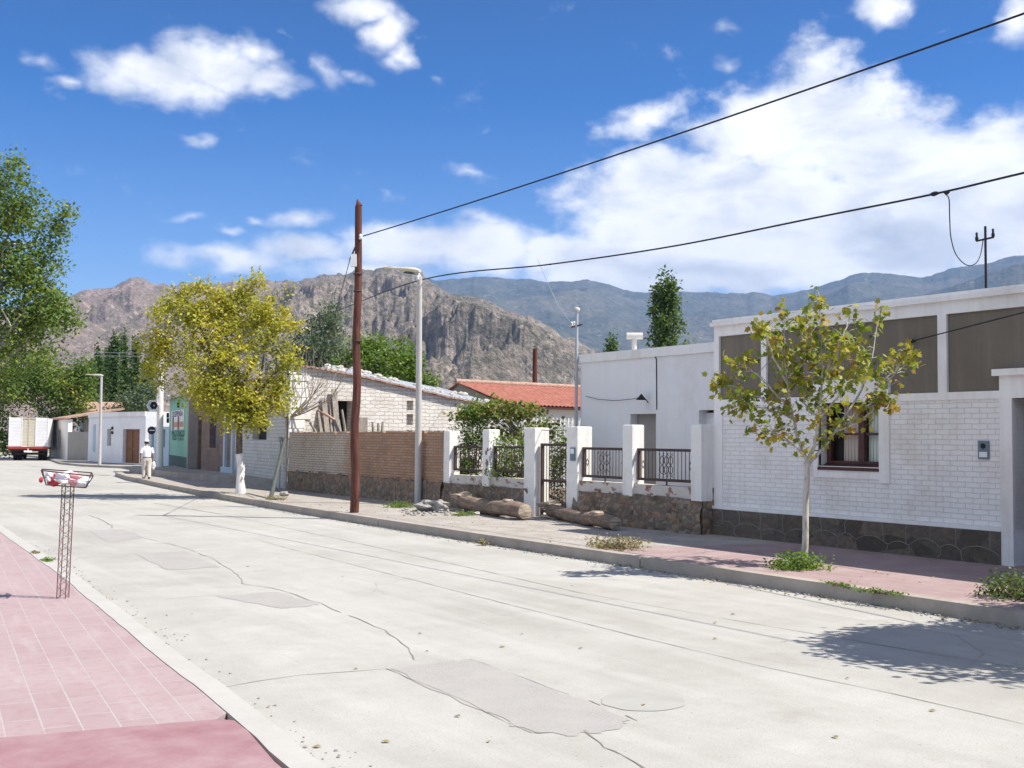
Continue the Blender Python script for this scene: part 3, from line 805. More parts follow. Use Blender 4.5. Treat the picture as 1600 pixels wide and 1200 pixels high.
# ------------------------------------------------------------------ right-hand white house
def build_white_house():
    X = 15.55; Y1 = 16.03; Y0 = 1.5
    h = thing('white_brick_house', 'long single-storey white brick house with dark upper panels and stone plinth', 'house', (X, Y1, PZ))
    yw0, yw1 = 12.13, 13.43; zw0, zw1 = 1.56, 2.72
    yd0, yd1 = 8.3, 9.72
    # wall: outer face at X, thickness into +X ; A->B runs along -Y so inner side (left normal) is +X
    mb = MB()
    wall(mb, (X, Y1 - .22), (X, Y0), .69, 2.66, .34, [(Y1 - .22 - yw1, Y1 - .22 - yw0, zw0, zw1 - .06), (Y1 - .22 - yd1, Y1 - .22 - yd0, .69, 2.66)])
    w = mb.build('wall', M['white_brick'], h)
    # plain bands, corner strip, cornice, window surround, portal
    s = MB()
    s.box(X - .025, X + .34, Y1 - .22, Y1, .69, 2.66)
    s.box(X - .02, X + .34, Y0, Y1, 2.66, 2.78)
    s.box(X - .02, X + .34, Y1 - .13, Y1, 2.78, 4.02)
    for a, b in ((14.66, 14.79), (10.84, 11.0)): s.box(X - .02, X + .34, a, b, 2.78, 4.02)
    s.box(X - .02, X + .34, Y0, Y1, 4.02, 4.22)
    s.build('trim_band', M['white'], h)
    co = MB(); co.box(X - .09, X + .5, Y0, Y1 + .05, 4.22, 4.29); co.box(X - .05, X + .45, Y0, Y1 + .02, 4.29, 4.35); co.build('cornice', M['white'], h)
    ws = MB()  # window surround, reaching up as a flat block
    ws.box(X - .035, X + .05, yw0 - .20, yw0, 1.30, 3.06); ws.box(X - .035, X + .05, yw1, yw1 + .10, 1.42, 3.06); ws.box(X - .035, X + .05, yw0, yw1, zw1 - .06, 3.06)
    ws.box(X - .03, X + .02, yw0, yw1 + .1, 1.36, 1.53)
    ws.build('window_surround', M['white'], h)
    p = MB()
    for a, b in ((Y1 - .13, 14.79), (14.66, yw1 + .1), (yw0 - .2, 11.0), (10.84, 9.93), (9.93, Y0)):
        if (a, b) == (9.93, Y0): p.box(X + .03, X + .3, b, a, 3.09, 4.02)
        else: p.box(X + .03, X + .3, b, a, 2.78, 4.02)
    p.box(X + .035, X + .3, yw0 - .2, yw1 + .1, 3.06, 4.02)
    p.build('panel', M['panel'], h, 'grey-brown rendered panels under the cornice')
    po = MB()
    po.box(X - .05, X + .36, yd1, yd1 + .20, .16, 2.66); po.box(X - .05, X + .36, Y0 + 2, yd0, .16, 2.66); po.box(X - .05, X + .36, Y0 + 2, yd1 + .2, 2.66, 3.0); po.box(X - .12, X + .36, Y0 + 2, yd1 + .28, 3.0, 3.10)
    po.build('door_surround', M['white'], h)
    dr = MB(); dr.box(X + .36, X + .42, yd0, yd1, .18, 2.66); d = dr.build('door', M['indoor_blue'], h, 'dark blue recessed doorway')
    dl = MB(); dl.box(X + .34, X + .36, yd0 + .1, yd0 + .18, 1.0, 1.2); dl.build('handle', M['iron'], d)
    pl = MB(); pl.box(X - .07, X + .3, yd1 + .2, Y1 - .0, .10, .66); pln = pl.build('plinth', M['clad'], h, 'dark stone plinth with pale pointing')
    rg = random.Random(15); pj = MB(); xq = X - .070; ya = yd1 + .22; yb = Y1 - .02; rj = .009
    lows = [ya]
    while lows[-1] < yb - .35: lows.append(min(yb, lows[-1] + rg.uniform(.36, .66)))
    def zb(y):
        for a, b in zip(lows[:-1], lows[1:]):
            if a <= y <= b: f = (y - a) / (b - a); return .36 + .02 * sin(y * 3) + (.10 + .03 * sin(a * 7)) * (sin(pi * f) ** .7) - .05
        return .34
    nq = 150; line_ = [(xq, ya + (yb - ya) * i / nq, zb(ya + (yb - ya) * i / nq)) for i in range(nq + 1)]
    pj.tube(line_, [rj * rg.uniform(.7, 1.15) for _ in line_], 5, True)
    for a in lows[1:-1]: pj.tube([(xq, a, zb(a)), (xq, a + rg.uniform(-.03, .03), .24), (xq, a + rg.uniform(-.05, .05), .17)], rj, 5, True)
    y = ya + .15
    while y < yb - .1:
        pj.tube([(xq, y, zb(y)), (xq, y + rg.uniform(-.02, .02), .58), (xq, y + rg.uniform(-.05, .05), .655)], rj, 5, True); y += rg.uniform(.30, .62)
    pj.build('pointing', M['pointing'], pln)
    pc = MB(); pc.box(X - .06, X + .3, yd1 + .2, Y1 + .02, .66, .72); pc.build('plinth_cap', M['white'], h)
    # roof and far walls
    bd = MB(); bd.box(X + .5, X + 9, Y0, Y1 - .02, 4.08, 4.14); bd.build('roof', M['grey_render'], h)
    bw = MB(); bw.box(X + .345, X + 9, Y1 - .3, Y1 - .01, .1, 4.2); bw.box(X + 8.8, X + 9, Y0, Y1 - .3, .1, 4.2); bw.build('side_wall', M['bluewhite'], h)
    # window
    fr = MB(); xf = X + .20
    fr.box(xf, xf + .07, yw0, yw0 + .06, zw0, zw1); fr.box(xf, xf + .07, yw1 - .10, yw1, zw0, zw1)
    fr.box(xf, xf + .07, yw0 + .06, yw1 - .10, zw1 - .1, zw1); fr.box(xf, xf + .07, yw0 + .06, yw1 - .10, zw0, zw0 + .09)
    ym = 12.66; fr.box(xf - .02, xf + .07, ym - .06, ym + .06, zw0 + .09, zw1 - .1)
    fr.box(xf + .01, xf + .06, yw0 + .06, ym - .06, 2.10, 2.14); fr.box(xf + .01, xf + .06, ym + .06, yw1 - .10, 2.10, 2.14)
    wn = fr.build('window', M['frame_wood'], h, 'dark red wooden casement window')
    for a, b, m, nm in ((yw0 + .06, ym - .06, M['curtain_green'], 'pale green curtain behind the glass'), (ym + .06, yw1 - .30, M['curtain_beige'], 'beige curtain behind the glass')):
        c = MB(); n = 18
        for i in range(n):
            y0, y1 = a + (b - a) * i / n, a + (b - a) * (i + 1) / n
            k0, k1 = .006 * sin(i * 2.1), .006 * sin((i + 1) * 2.1)
            c.quad((xf + .11 + k0, y1, zw0 + .05), (xf + .11 + k0, y0, zw0 + .05), (xf + .11 + k1, y0, zw1 - .08), (xf + .11 + k1, y1, zw1 - .08))
        c.build('curtain', m, wn, nm)
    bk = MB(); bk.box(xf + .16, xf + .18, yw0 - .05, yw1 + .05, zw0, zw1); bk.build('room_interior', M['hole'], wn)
    sl = MB(); sl.add([(X - .05, yw0, zw0 - .03), (X - .05, yw1, zw0 - .03), (xf, yw1, zw0 + .05), (xf, yw0, zw0 + .05), (X - .05, yw0, zw0 - .07), (X - .05, yw1, zw0 - .07), (xf, yw1, zw0 - .02), (xf, yw0, zw0 - .02)],
                      [(0, 3, 2, 1), (4, 5, 6, 7), (0, 1, 5, 4), (1, 2, 6, 5), (2, 3, 7, 6), (3, 0, 4, 7)])
    sl.build('sill', M['frame_wood'], wn)
    # meter box
    m = thing('meter_box', 'blue-grey metal meter box with a small dial set in the white brick wall', 'meter box', (X, 10.21, 1.74))
    b = MB(); b.box(X - .03, X - .001, 10.12, 10.30, 1.74, 2.02); b.build('case', M['blue_box'], m)
    b = MB(); b.box(X - .036, X - .03, 10.145, 10.275, 1.77, 1.85); b.build('window', M['white_metal'], m)
    b = MB(); b.lathe((X - .03, 10.21, 1.94), [(.04, 0), (.04, .012), (.0, .016)], 14, (-1, 0, 0)); b.build('dial', M['black'], m)
    # mast on the roof
    a = thing('roof_mast', 'thin black mast with a crossbar and two insulators on the white brick house roof', 'mast', (18.0, 11.75, 4.14))
    b = MB(); b.tube([(18, 11.75, 4.14), (18, 11.75, 5.84)], .022, 8); b.build('pole', M['black'], a)
    b = MB(); b.tube([(18, 11.93, 5.60), (18, 11.59, 5.62)], .018, 6); b.build('crossbar', M['black'], a)
    for y, z in ((11.92, 5.60), (11.60, 5.62)):
        b = MB(); b.lathe((18, y, z), [(.025, 0), (.032, .05), (.018, .09), (.024, .14), (.004, .16)], 8); b.build('insulator', M['black'], a)


# ------------------------------------------------------------------ small white house behind the fence
def build_small_house():
    X = 18.0; Y1 = 23.58; Y0 = 16.12
    h = thing('white_plaster_house', 'plain white plastered house with a flat roof behind the railings', 'house', (X, Y1, PZ))
    mb = MB(); d1 = (20.57, 21.53); d2 = (18.0, 19.08)
    wall(mb, (X, Y1), (X, Y0), PZ, 4.0, .3, [(Y1 - d1[1], Y1 - d1[0], PZ, 2.62), (Y1 - d2[1], Y1 - d2[0], PZ, 2.68)])
    mb.box(X + .3, X + 6, Y1 - .3, Y1, PZ, 4.0); mb.box(X + 5.7, X + 6, Y0, Y1 - .3, PZ, 4.0)
    mb.build('wall', M['bluewhite'], h)
    c = MB(); c.box(X - .05, X + 6.05, Y0, Y1 + .05, 4.0, 4.22); c.build('parapet', M['white'], h)
    for (a, b), nm in ((d1, 'grey door in a deep opening'), (d2, 'blue-grey door beside the corner')):
        d = MB(); d.box(X + .22, X + .28, a, b, PZ, 2.62); dd = d.build('door', M['grey_render'] if a > 20 else M['bluewhite'], h, nm)
        k = MB(); k.box(X + .19, X + .22, a + .1, a + .14, 1.1, 1.22); k.build('handle', M['iron'], dd)
    lamp = thing('wall_lamp', 'small dark lamp on a bracket high on the white plaster wall', 'lamp', (X, 20.95, 3.2))
    p = gx(1003, 621, X - .2); b = MB(); b.lathe((X - .22, p.y, p.z - .06), [(.14, 0), (.09, .05), (.04, .11), (.02, .14)], 10); b.build('shade', M['black'], lamp)
    b = MB(); b.tube([(X, p.y, p.z - .12), (X - .12, p.y, p.z - .02), (X - .22, p.y, p.z + .08)], .012, 6); b.build('bracket', M['black'], lamp)
    # cables on the wall
    cb = MB(); q = [gx(x, y, X - .015) for x, y in ((1020, 545), (1022, 553), (1025.5, 562), (1026, 640))]; cb.tube(q, .012, 6, False); solo('wall_cable', cb, M['black'], 'dark cable dropping down the white plaster wall from the parapet', 'cable')
    cb = MB(); q = [gx(x, y, X - .05) for x, y in ((915, 619), (935, 624), (960, 626), (985, 624), (1000, 621))]; cb.tube(q, .007, 5, False); solo('lamp_cable', cb, M['black'], 'thin cable looped along the plaster wall to the small lamp', 'cable')
    # chimney-like vent with T top
    v = thing('roof_vent', 'concrete T-shaped vent pipe standing on the flat white roof', 'vent', (19.5, 22.0, 4.2))
    a = at((19.5, 22, 4), 991, 546); t = at((19.5, 22, 4), 991, 524)
    b = MB(); b.tube([(a.x, a.y, 4.1), t], .07, 10); b.build('pipe', M['concrete_post'], v)
    b = MB(); b.tube([at(t, 979, 525), at(t, 1004, 525)], .09, 10); b.build('cross_pipe', M['concrete_post'], v)
    # service mast at the corner
    m = thing('service_mast', 'tall galvanised service mast at the corner of the plaster house', 'mast', (17.9, 23.6, PZ))
    b = MB(); b.tube([(17.9, 23.63, PZ), (17.9, 23.63, 5.36)], .045, 10); b.build('pole', M['galv'], m)
    b = MB(); b.lathe((17.9, 23.63, 5.36), [(.05, 0), (.085, .02), (.085, .09), (.03, .12)], 10); b.build('cap', M['concrete_post'], m)
    b = MB(); b.tube([(17.9, 23.86, 4.97), (17.9, 23.40, 5.0)], .025, 6); b.build('crossbar', M['iron'], m)
    for y in (23.84, 23.74):
        b = MB(); b.lathe((17.9, y, 4.98), [(.03, 0), (.045, .03), (.02, .06), (.045, .09), (.02, .13)], 8); b.build('insulator', M['white_metal'], m)
    cb = MB(); cb.tube([at((17.9, 23.6, 5), x, y, dd) for x, y, dd in ((893, 506, 0), (872, 478, 3), (855, 440, 9), (840, 405, 18))], .010, 5, False); solo('drop_wire', cb, M['galv'], 'thin pale wire rising leftwards from the galvanised mast', 'wire')


build_setting()
build_white_house()
build_small_house()


# ------------------------------------------------------------------ fence of pillars, railings and gate
def build_fence():
    X = 15.2
    # stone base walls (two, either side of the gate)
    def base_wall(y0, y1, ztop, label):
        t = thing('stone_base_wall', label, 'wall', (X + .2, (y0 + y1) / 2, PZ - .05), 'low stone base walls under the railings')
        mb = MB(); n = int((y1 - y0) / .16); rows = 7
        V = []
        for i in range(n + 1):
            for j in range(rows + 1):
                y = y0 + (y1 - y0) * i / n; z = PZ - .05 + (ztop - PZ + .05) * j / rows
                d = .035 * sin(5.1 * y + 3 * sin(4 * z)) + .03 * sin(9 * z + 7 * y) + random.uniform(-.02, .02)
                bul = -.10 * (1 - j / rows)
                V.append((X + .02 + d + bul, y, z + (random.uniform(-.03, .03) if j == rows else 0)))
        mb.add(V, [((i + 1) * (rows + 1) + j, i * (rows + 1) + j, i * (rows + 1) + j + 1, (i + 1) * (rows + 1) + j + 1) for i in range(n) for j in range(rows)], True)
        mb.box(X + .05, X + .42, y0, y1, PZ - .05, ztop - .012)
        mb.build('stone_face', M['rubble'], t)
        return t
    a = base_wall(21.95, 26.0, .80, 'stone base wall below the two railings beside the shrubs')
    b = base_wall(16.05, 20.15, .84, 'stone base wall of large brown boulders below the railings before the plaster house')
    # plastered brick course on top, patchy
    t = NT('patched_plaster'); uv = t.coord('UV')
    n = t.noise(t.mapping(uv, (1.6, 2.6, 1)), 2.0, 4, .6)
    c = t.mix(t.ramp(n, [(.55, 0.0), (.60, 1.0)]), (.60, .56, .51), (.28, .14, .10))
    c = t.mix(t.ramp(t.noise(uv, 7, 5, .7), [(.45, 0.0), (.75, .5)]), c, (.42, .37, .32)); t.bump(n, .6, .02)
    mp = t.out(c, .9)
    for tt, y0, y1, z0, z1 in ((a, 21.95, 26.0, .80, 1.02), (b, 16.05, 20.15, .84, 1.06)):
        mb = MB(); mb.box(X + .06, X + .36, y0, y1, z0 - .01, z1); mb.build('plaster_course', mp, tt)
    # pillars
    def pillar(y0, y1, z0, z1, w, label):
        t = thing('fence_pillar', label, 'pillar', (X + w / 2, (y0 + y1) / 2, z0), 'white fence pillars')
        mb = MB(); e = .015
        mb.add([(X, y0, z0), (X + w, y0, z0), (X + w, y1, z0), (X, y1, z0), (X, y0, z1 - e), (X + w, y0, z1 - e), (X + w, y1, z1 - e), (X, y1, z1 - e), (X + e, y0 + e, z1), (X + w - e, y0 + e, z1), (X + w - e, y1 - e, z1), (X + e, y1 - e, z1)],
               [(0, 1, 5, 4), (1, 2, 6, 5), (2, 3, 7, 6), (3, 0, 4, 7), (4, 5, 9, 8), (5, 6, 10, 9), (6, 7, 11, 10), (7, 4, 8, 11), (8, 9, 10, 11), (3, 2, 1, 0)])
        o = mb.build('shaft', M['white_post'], t); bv = o.modifiers.new('Bevel', 'BEVEL'); bv.width = .018; bv.segments = 2
        return t
    pillar(25.62, 25.92, .78, 2.18, .33, 'white pillar joined to the end of the brown brick wall')
    p2 = pillar(23.68, 23.98, .78, 2.21, .33, 'white pillar with chipped plaster showing brick between the two leafy railings')
    mb = MB()
    for y, z, s in ((23.80, 1.62, .05), (23.76, 1.36, .07), (23.82, 1.14, .06), (23.73, 1.7, .04)):
        mb.rock((X - .001, y, z), (.004, s, s * 1.2), int(y * 100), 1, .3)
    mb.build('exposed_brick', M['dark_brick'], p2)
    pillar(21.68, 22.12, PZ - .02, 2.25, .42, 'thick white gate pillar with the iron gate hung on its sunlit side')
    g2 = pillar(20.02, 20.42, PZ - .02, 2.27, .42, 'thick white gate pillar with a blue meter box')
    pillar(18.12, 18.44, .80, 2.30, .33, 'white pillar between the two scrollwork railings')
    pillar(16.04, 16.34, .80, 2.30, .30, 'shaded white pillar against the brick house corner')
    m = thing('meter_box', 'small blue meter box fixed on the white gate pillar', 'meter box', (X, 20.11, 1.5))
    b = MB(); b.box(X - .03, X - .001, 20.08, 20.25, 1.50, 1.80); b.build('case', M['blue_box'], m)
    b = MB(); b.box(X - .036, X - .03, 20.10, 20.23, 1.66, 1.77); b.build('window', M['white_metal'], m)
    # railings
    xr = X + .17
    def railing(y0, y1, z0, z1, label, pattern):
        t = thing('iron_railing', label, 'railing', (xr, (y0 + y1) / 2, z0), 'iron railings between white pillars')
        f = MB(); r = .028
        f.box(xr - r, xr + r, y0, y1, z1 - 2 * r, z1); f.box(xr - r, xr + r, y0, y1, z0, z0 + 2 * r)
        f.box(xr - r, xr + r, y0, y0 + 2 * r, z0 + 2 * r, z1 - 2 * r); f.box(xr - r, xr + r, y1 - 2 * r, y1, z0 + 2 * r, z1 - 2 * r)
        ym = (y0 + y1) / 2
        f.box(xr - .012, xr + .012, ym - .012, ym + .012, z0 - .14, z0)
        f.build('frame', M['iron'], t)
        n = int((y1 - y0) / .105)
        for i in range(1, n):
            y = y0 + (y1 - y0) * i / n
            b = MB(); b.tube([(xr, y, z0 + 2 * r), (xr, y, z1 - 2 * r)], .008, 6, False)
            b.build('bar', M['iron'], t)
        if pattern:
            zc = (z0 + z1) / 2; s = MB()
            for k in (-1, 0, 1):
                for j in (-1, 1):
                    yc = ym + k * .13; cz = zc + j * .095
                    s.tube([(xr - .012, yc + .062 * cos(q), cz + .085 * sin(q)) for q in [2 * pi * i / 14 for i in range(15)]], .008, 5, False)
            for k in (-1.5, -.5, .5, 1.5):
                for j in (-1, 1):
                    yc = ym + k * .13
                    s.tube([(xr - .012, yc + .03 * sin(q * 3), zc + j * (.19 + .055 * q)) for q in [i / 6 for i in range(7)]], .008, 5, False)
            s.build('scrollwork', M['iron'], t)
            for e in (y0 + .17, y1 - .17):
                s = MB(); s.tube([(xr - .012, e + .045 * cos(q), zc + .08 * sin(q)) for q in [2 * pi * i / 4 for i in range(5)]], .009, 5, False); s.build('diamond_ornament', M['iron'], t)
        return t
    railing(23.98, 25.62, 1.13, 1.78, 'plain barred railing nearest the brown brick wall', False)
    railing(22.12, 23.68, 1.15, 1.80, 'plain barred railing with leaves behind it beside the gate', False)
    railing(18.44, 20.02, 1.14, 1.81, 'scrollwork railing beside the pillar with the blue box', True)
    railing(16.34, 18.12, 1.14, 1.81, 'scrollwork railing nearest the brick house', True)
    # gate
    g = thing('iron_gate', 'narrow brown iron gate standing between two thick white pillars', 'gate', (xr, 21.2, PZ))
    y0, y1 = 20.46, 21.64; z0, z1 = .26, 1.88; r = .03
    f = MB(); f.box(xr - r, xr + r, y0, y0 + 2 * r, z0, z1); f.box(xr - r, xr + r, y1 - 2 * r, y1, z0 - .1, z1); f.box(xr - r, xr + r, y0 + 2 * r, y1 - 2 * r, z1 - 2 * r, z1); f.box(xr - r, xr + r, y0 + 2 * r, y1 - 2 * r, z0, z0 + 2 * r); f.box(xr - r, xr + r, y0 + 2 * r, y1 - 2 * r, .98, 1.04)
    f.build('frame', M['iron'], g)
    for i in range(1, 11):
        y = y0 + (y1 - y0) * i / 11; b = MB(); b.tube([(xr, y, z0 + .06), (xr, y, z1 - .06)], .008, 6, False); b.build('bar', M['iron'], g)
    w = MB()
    w.tube([(X + .2, 21.7, 2.2), (X + .2, 21.2, 2.17), (X + .2, 20.40, 2.2)], .008, 5, False); solo('gate_wire', w, M['iron'], 'wire stretched between the two gate pillars above the gate', 'wire')
    st = MB(); st.rock((X + .1, 21.0, PZ + .03), (.25, .45, .06), 5, 1, .12); solo('door_step', st, M['pale_stone'], 'worn pale stone step under the iron gate', 'step')


# ------------------------------------------------------------------ brown brick wall, adobe house
def build_brick_wall():
    X = 15.2
    t = thing('brick_garden_wall', 'brown brick garden wall with whitewashed end on a dark stone base', 'wall', (X + .15, 31, PZ - .05))
    b = MB(); n = 60
    y0, y1 = 25.93, 36.45
    tops = [2.17 - .05 * (i / n) + random.uniform(-.02, .02) - (.05 if random.random() < .1 else 0) for i in range(n)]
    for i in range(n):
        a, c = y0 + (y1 - y0) * i / n, y0 + (y1 - y0) * (i + 1) / n
        z = tops[i]
        b.quad((X, c, .80), (X, a, .80), (X, a, z), (X, c, z)); b.quad((X + .25, a, .80), (X + .25, c, .80), (X + .25, c, z), (X + .25, a, z)); b.quad((X, a, z), (X + .25, a, z), (X + .25, c, z), (X, c, z))
        if i: 
            zz = tops[i - 1]; b.quad((X, a, min(z, zz)), (X + .25, a, min(z, zz)), (X + .25, a, max(z, zz)), (X, a, max(z, zz)))
    b.quad((X, y0, .8), (X + .25, y0, .8), (X + .25, y0, tops[0]), (X, y0, tops[0])); b.quad((X + .25, y1, .8), (X, y1, .8), (X, y1, tops[-1]), (X + .25, y1, tops[-1]))
    b.build('brickwork', M['brown_brick'], t)
    mb = MB(); n = 70; rows = 6; V = []
    for i in range(n + 1):
        for j in range(rows + 1):
            y = y0 + (y1 - y0) * i / n; z = PZ - .05 + (.82 - PZ + .05) * j / rows
            V.append((X - .02 - .07 * (1 - j / rows) + .03 * sin(4 * y + 3 * z) + random.uniform(-.02, .02), y, z + (random.uniform(-.06, .05) if j == rows else 0)))
    mb.add(V, [((i + 1) * (rows + 1) + j, i * (rows + 1) + j, i * (rows + 1) + j + 1, (i + 1) * (rows + 1) + j + 1) for i in range(n) for j in range(rows)], True)
    mb.box(X + .03, X + .3, y0, y1, PZ - .05, .79)
    mb.build('stone_base', M['rubble'], t)


def build_adobe_house():
    Y = 36.6
    h = thing('adobe_house', 'whitewashed adobe house with cracked gable end and sloping tin roof', 'house', (15.3, Y, PZ))
    prof = [(15.38, 4.46), (17.37, 4.22), (19.44, 3.88), (21.63, 3.49), (24.3, 3.12)]
    hx0, hx1, hz1 = 16.75, 17.65, 3.28
    g = MB()
    def ztop(x): return float(np.interp(x, [p[0] for p in prof], [p[1] for p in prof]))
    cx = 20.0  # crack
    xs = sorted(set([15.38, 15.9, hx0, hx1, 17.37, 18.2, 19.44, cx - .14, cx + .14, 21.0, 21.63, 23, 24.3]))
    for a, b in zip(xs[:-1], xs[1:]):
        if abs(a - (cx - .14)) < 1e-6:
            # broken vertical crack : short dark gaps
            for z0, z1 in ((PZ, 2.0), (2.25, 2.45), (2.85, 3.0), (3.35, 9)):
                g.quad((a, Y, z0), (b, Y, z0), (b, Y, min(z1, ztop(b))), (a, Y, min(z1, ztop(a))))
            g.quad((a, Y + .22, PZ), (b, Y + .22, PZ), (b, Y + .22, ztop(b)), (a, Y + .22, ztop(a)))
            g.quad((a, Y, 2), (a, Y + .22, 2), (a, Y + .22, 3.35), (a, Y, 3.35)); g.quad((b, Y + .22, 2), (b, Y, 2), (b, Y, 3.35), (b, Y + .22, 3.35))
            for z in (2.25, 2.85, 3.35): g.quad((a, Y + .22, z), (b, Y + .22, z), (b, Y, z), (a, Y, z))
            for z in (2.0, 2.45, 3.0): g.quad((a, Y, z), (b, Y, z), (b, Y + .22, z), (a, Y + .22, z))
            continue
        z0 = hz1 if hx0 - 1e-6 <= a < hx1 - 1e-6 else PZ
        g.quad((a, Y, z0), (b, Y, z0), (b, Y, ztop(b)), (a, Y, ztop(a)))
    for x, s in ((hx0, 1), (hx1, -1)):
        g.quad(*[(x, Y + (.45 if k in (1, 2) else 0), PZ if k in (0, 1) else hz1) for k in range(4)])
    g.quad((hx0, Y, hz1), (hx1, Y, hz1), (hx1, Y + .45, hz1), (hx0, Y + .45, hz1))
    w = g.build('wall', M['adobe'], h)
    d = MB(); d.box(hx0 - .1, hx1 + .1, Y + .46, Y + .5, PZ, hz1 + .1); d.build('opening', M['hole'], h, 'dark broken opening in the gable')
    # corner pier of bigger white blocks and right-hand end
    p = MB(); rg = random.Random(4); z = PZ
    while z < 4.3:
        hh = rg.uniform(.22, .40); e = rg.uniform(0, .35)
        p.box(15.25 - rg.uniform(0, .05), 15.75 + e, Y - .03 - rg.uniform(0, .04), Y + .0, z, min(4.42, z + hh - .03)); z += hh
    p.build('corner_pier', M['white_post'], h)
    # verge tiles along the slope
    v = MB(); n = 46
    for i in range(n):
        x = 15.35 + (24.4 - 15.35) * i / n; x1 = x + (24.4 - 15.35) / n - .02
        v.obox(((x + x1) / 2, Y + .02, (ztop(x) + ztop(x1)) / 2 + .035 + random.uniform(-.01, .015)), ((x1 - x) / 2, 0, (ztop(x1) - ztop(x)) / 2), (0, .17, 0), (0, 0, .03))
    v.build('verge_tile', M['tile_pale'], h, 'reddish flat tiles along the sloping gable edge')
    # roof : corrugated sheets rising away behind the verge
    r = MB(); n = 60; D = 5.5; rise = .95
    x0, x1 = 17.6, 24.6
    V = []; 
    for i in range(n * 4 + 1):
        x = x0 + (x1 - x0) * i / (n * 4)
        c = .022 * sin(2 * pi * i / 4)
        for j in range(3):
            q = j / 2
            V.append((x, Y + .2 + D * q, ztop(x) - .06 + rise * q * min(1, (x - 17.0) / 2.5) + c + .16))
    r.add(V, [(i * 3 + j, (i + 1) * 3 + j, (i + 1) * 3 + j + 1, i * 3 + j + 1) for i in range(n * 4) for j in range(2)], True)
    rf = r.build('roof', M['zinc'], h, 'corrugated tin roof weighed down by stones')
    b = MB(); b.box(15.3, 24.3, Y + .5, Y + .52, PZ, 3.0); b.box(24.0, 24.3, Y + .01, Y + 6, PZ, 3.05); b.build('inner_wall', M['adobe'], h)
    rg = random.Random(12)
    for i in range(44):
        x = rg.uniform(18.6, 24.3); q = rg.uniform(.03, .95); s = rg.uniform(.05, .14)
        z = ztop(x) + .10 + rise * q * min(1, (x - 17.0) / 2.5)
        k = MB(); k.rock((x, Y + .2 + D * q, z + s * .55), (s * 1.3, s, s * .75), i, 1, .2)
        solo('roof_stone', k, M['pale_stone'], 'pale stone lying on the corrugated tin roof as a weight', 'stone', 'stones weighing down the tin roof')
    # dark void under the lifted sheet end
    # street front of the same house, bending with the kerb
    A = (15.24, 36.63); B = (16.5, 45.4)
    f = MB()
    L = (Vector(A) - Vector(B)).length
    def u_of(px, py=700):
        d = ray(px, py); a = Vector(B); e = (Vector(A) - Vector(B)).normalized()
        # intersection of ground ray with the facade line
        M2 = Matrix(((d.x, -e.x), (d.y, -e.y))); s = M2.inverted() @ a
        return s[1]
    ua, ub = sorted((u_of(394), u_of(416)))
    wall(f, B, A, PZ, 4.1, .35, [(ua, ub, 1.85, 3.0)])
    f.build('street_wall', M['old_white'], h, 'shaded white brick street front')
    e = (Vector(A) - Vector(B)).normalized(); nn = Vector((-e.y, e.x))
    P = lambda u, k, z: (B[0] + e.x * u + nn.x * k, B[1] + e.y * u + nn.y * k, z)
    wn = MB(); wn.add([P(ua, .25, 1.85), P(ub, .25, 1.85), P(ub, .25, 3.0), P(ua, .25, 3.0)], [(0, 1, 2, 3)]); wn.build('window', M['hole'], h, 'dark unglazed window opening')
    rf = MB(); rf.add([P(0, -.2, 4.1), P(L - .75, -.2, 4.1), P(L - .75, 4, 3.6), P(0, 4, 3.6), P(0, -.2, 4.2), P(L - .75, -.2, 4.2), P(L - .75, 4, 3.7), P(0, 4, 3.7)], [(3, 2, 1, 0), (4, 5, 6, 7), (0, 1, 5, 4), (1, 2, 6, 5), (2, 3, 7, 6), (3, 0, 4, 7)])
    rf.build('front_roof', M['tile_pale'], h)
    # planks and poles leaning in the opening and behind the garden wall
    planks = [((505, 676), (499, 640), .10, 'grey'), ((513, 676), (506, 622), .12, 'grey'), ((521, 676), (518, 622), .11, 'grey'), ((528, 676), (522, 608), .13, 'grey'), ((531, 674), (525, 655), .16, 'grey')]
    lab = ['short grey plank at the left of the dark gable opening', 'grey plank leaning inside the dark gable opening', 'pale grey plank leaning between two others in the gable opening', 'tallest grey pointed plank leaning on the adobe gable', 'stubby pale board at the foot of the pointed plank']
    for k, ((a, b), (c, dd), w, _) in enumerate(planks):
        p, q = gy(a, b + 14, Y - .35 - .04 * k), gy(c, dd, Y - .02 - .03 * k); m = MB()
        mid = (p + q) / 2; ax = (q - p) / 2; sd = Vector((1, 0, 0)) * w * .8; m.obox(mid, ax, sd, ax.cross(sd).normalized() * .02)
        solo('plank', m, M['grey_wood'], lab[k], 'plank', 'planks leaning on the adobe gable')
    sticks = [((540, 676), (534, 640)), ((497, 671), (484, 660)), ((582, 676), (582, 659)), ((589, 676), (591, 661)), ((593, 676), (598, 659)), ((522, 656), (497, 641))]
    lab = ['dark forked stake leaning beside the pointed plank', 'bent dark branch poking over the garden wall', 'straight dark stake left in a row of three behind the wall', 'thin middle stake in a row of three behind the wall', 'slanting right stake in a row of three behind the wall', 'yellow slat lying across the dark gable opening']
    for k, ((a, b), (c, dd)) in enumerate(sticks):
        low = 14 if k < 5 else 0
        p, q = gy(a, b + low, Y - .6), gy(c, dd, Y - .55); m = MB(); m.tube([p, p.lerp(q, .5) + Vector((.03, 0, 0)), q], [.055, .05, .04], 7)
        solo('stake' if k < 5 else 'slat', m, M['tile_pale'] if k == 5 else M['grey_wood'], lab[k], 'stake' if k < 5 else 'slat')
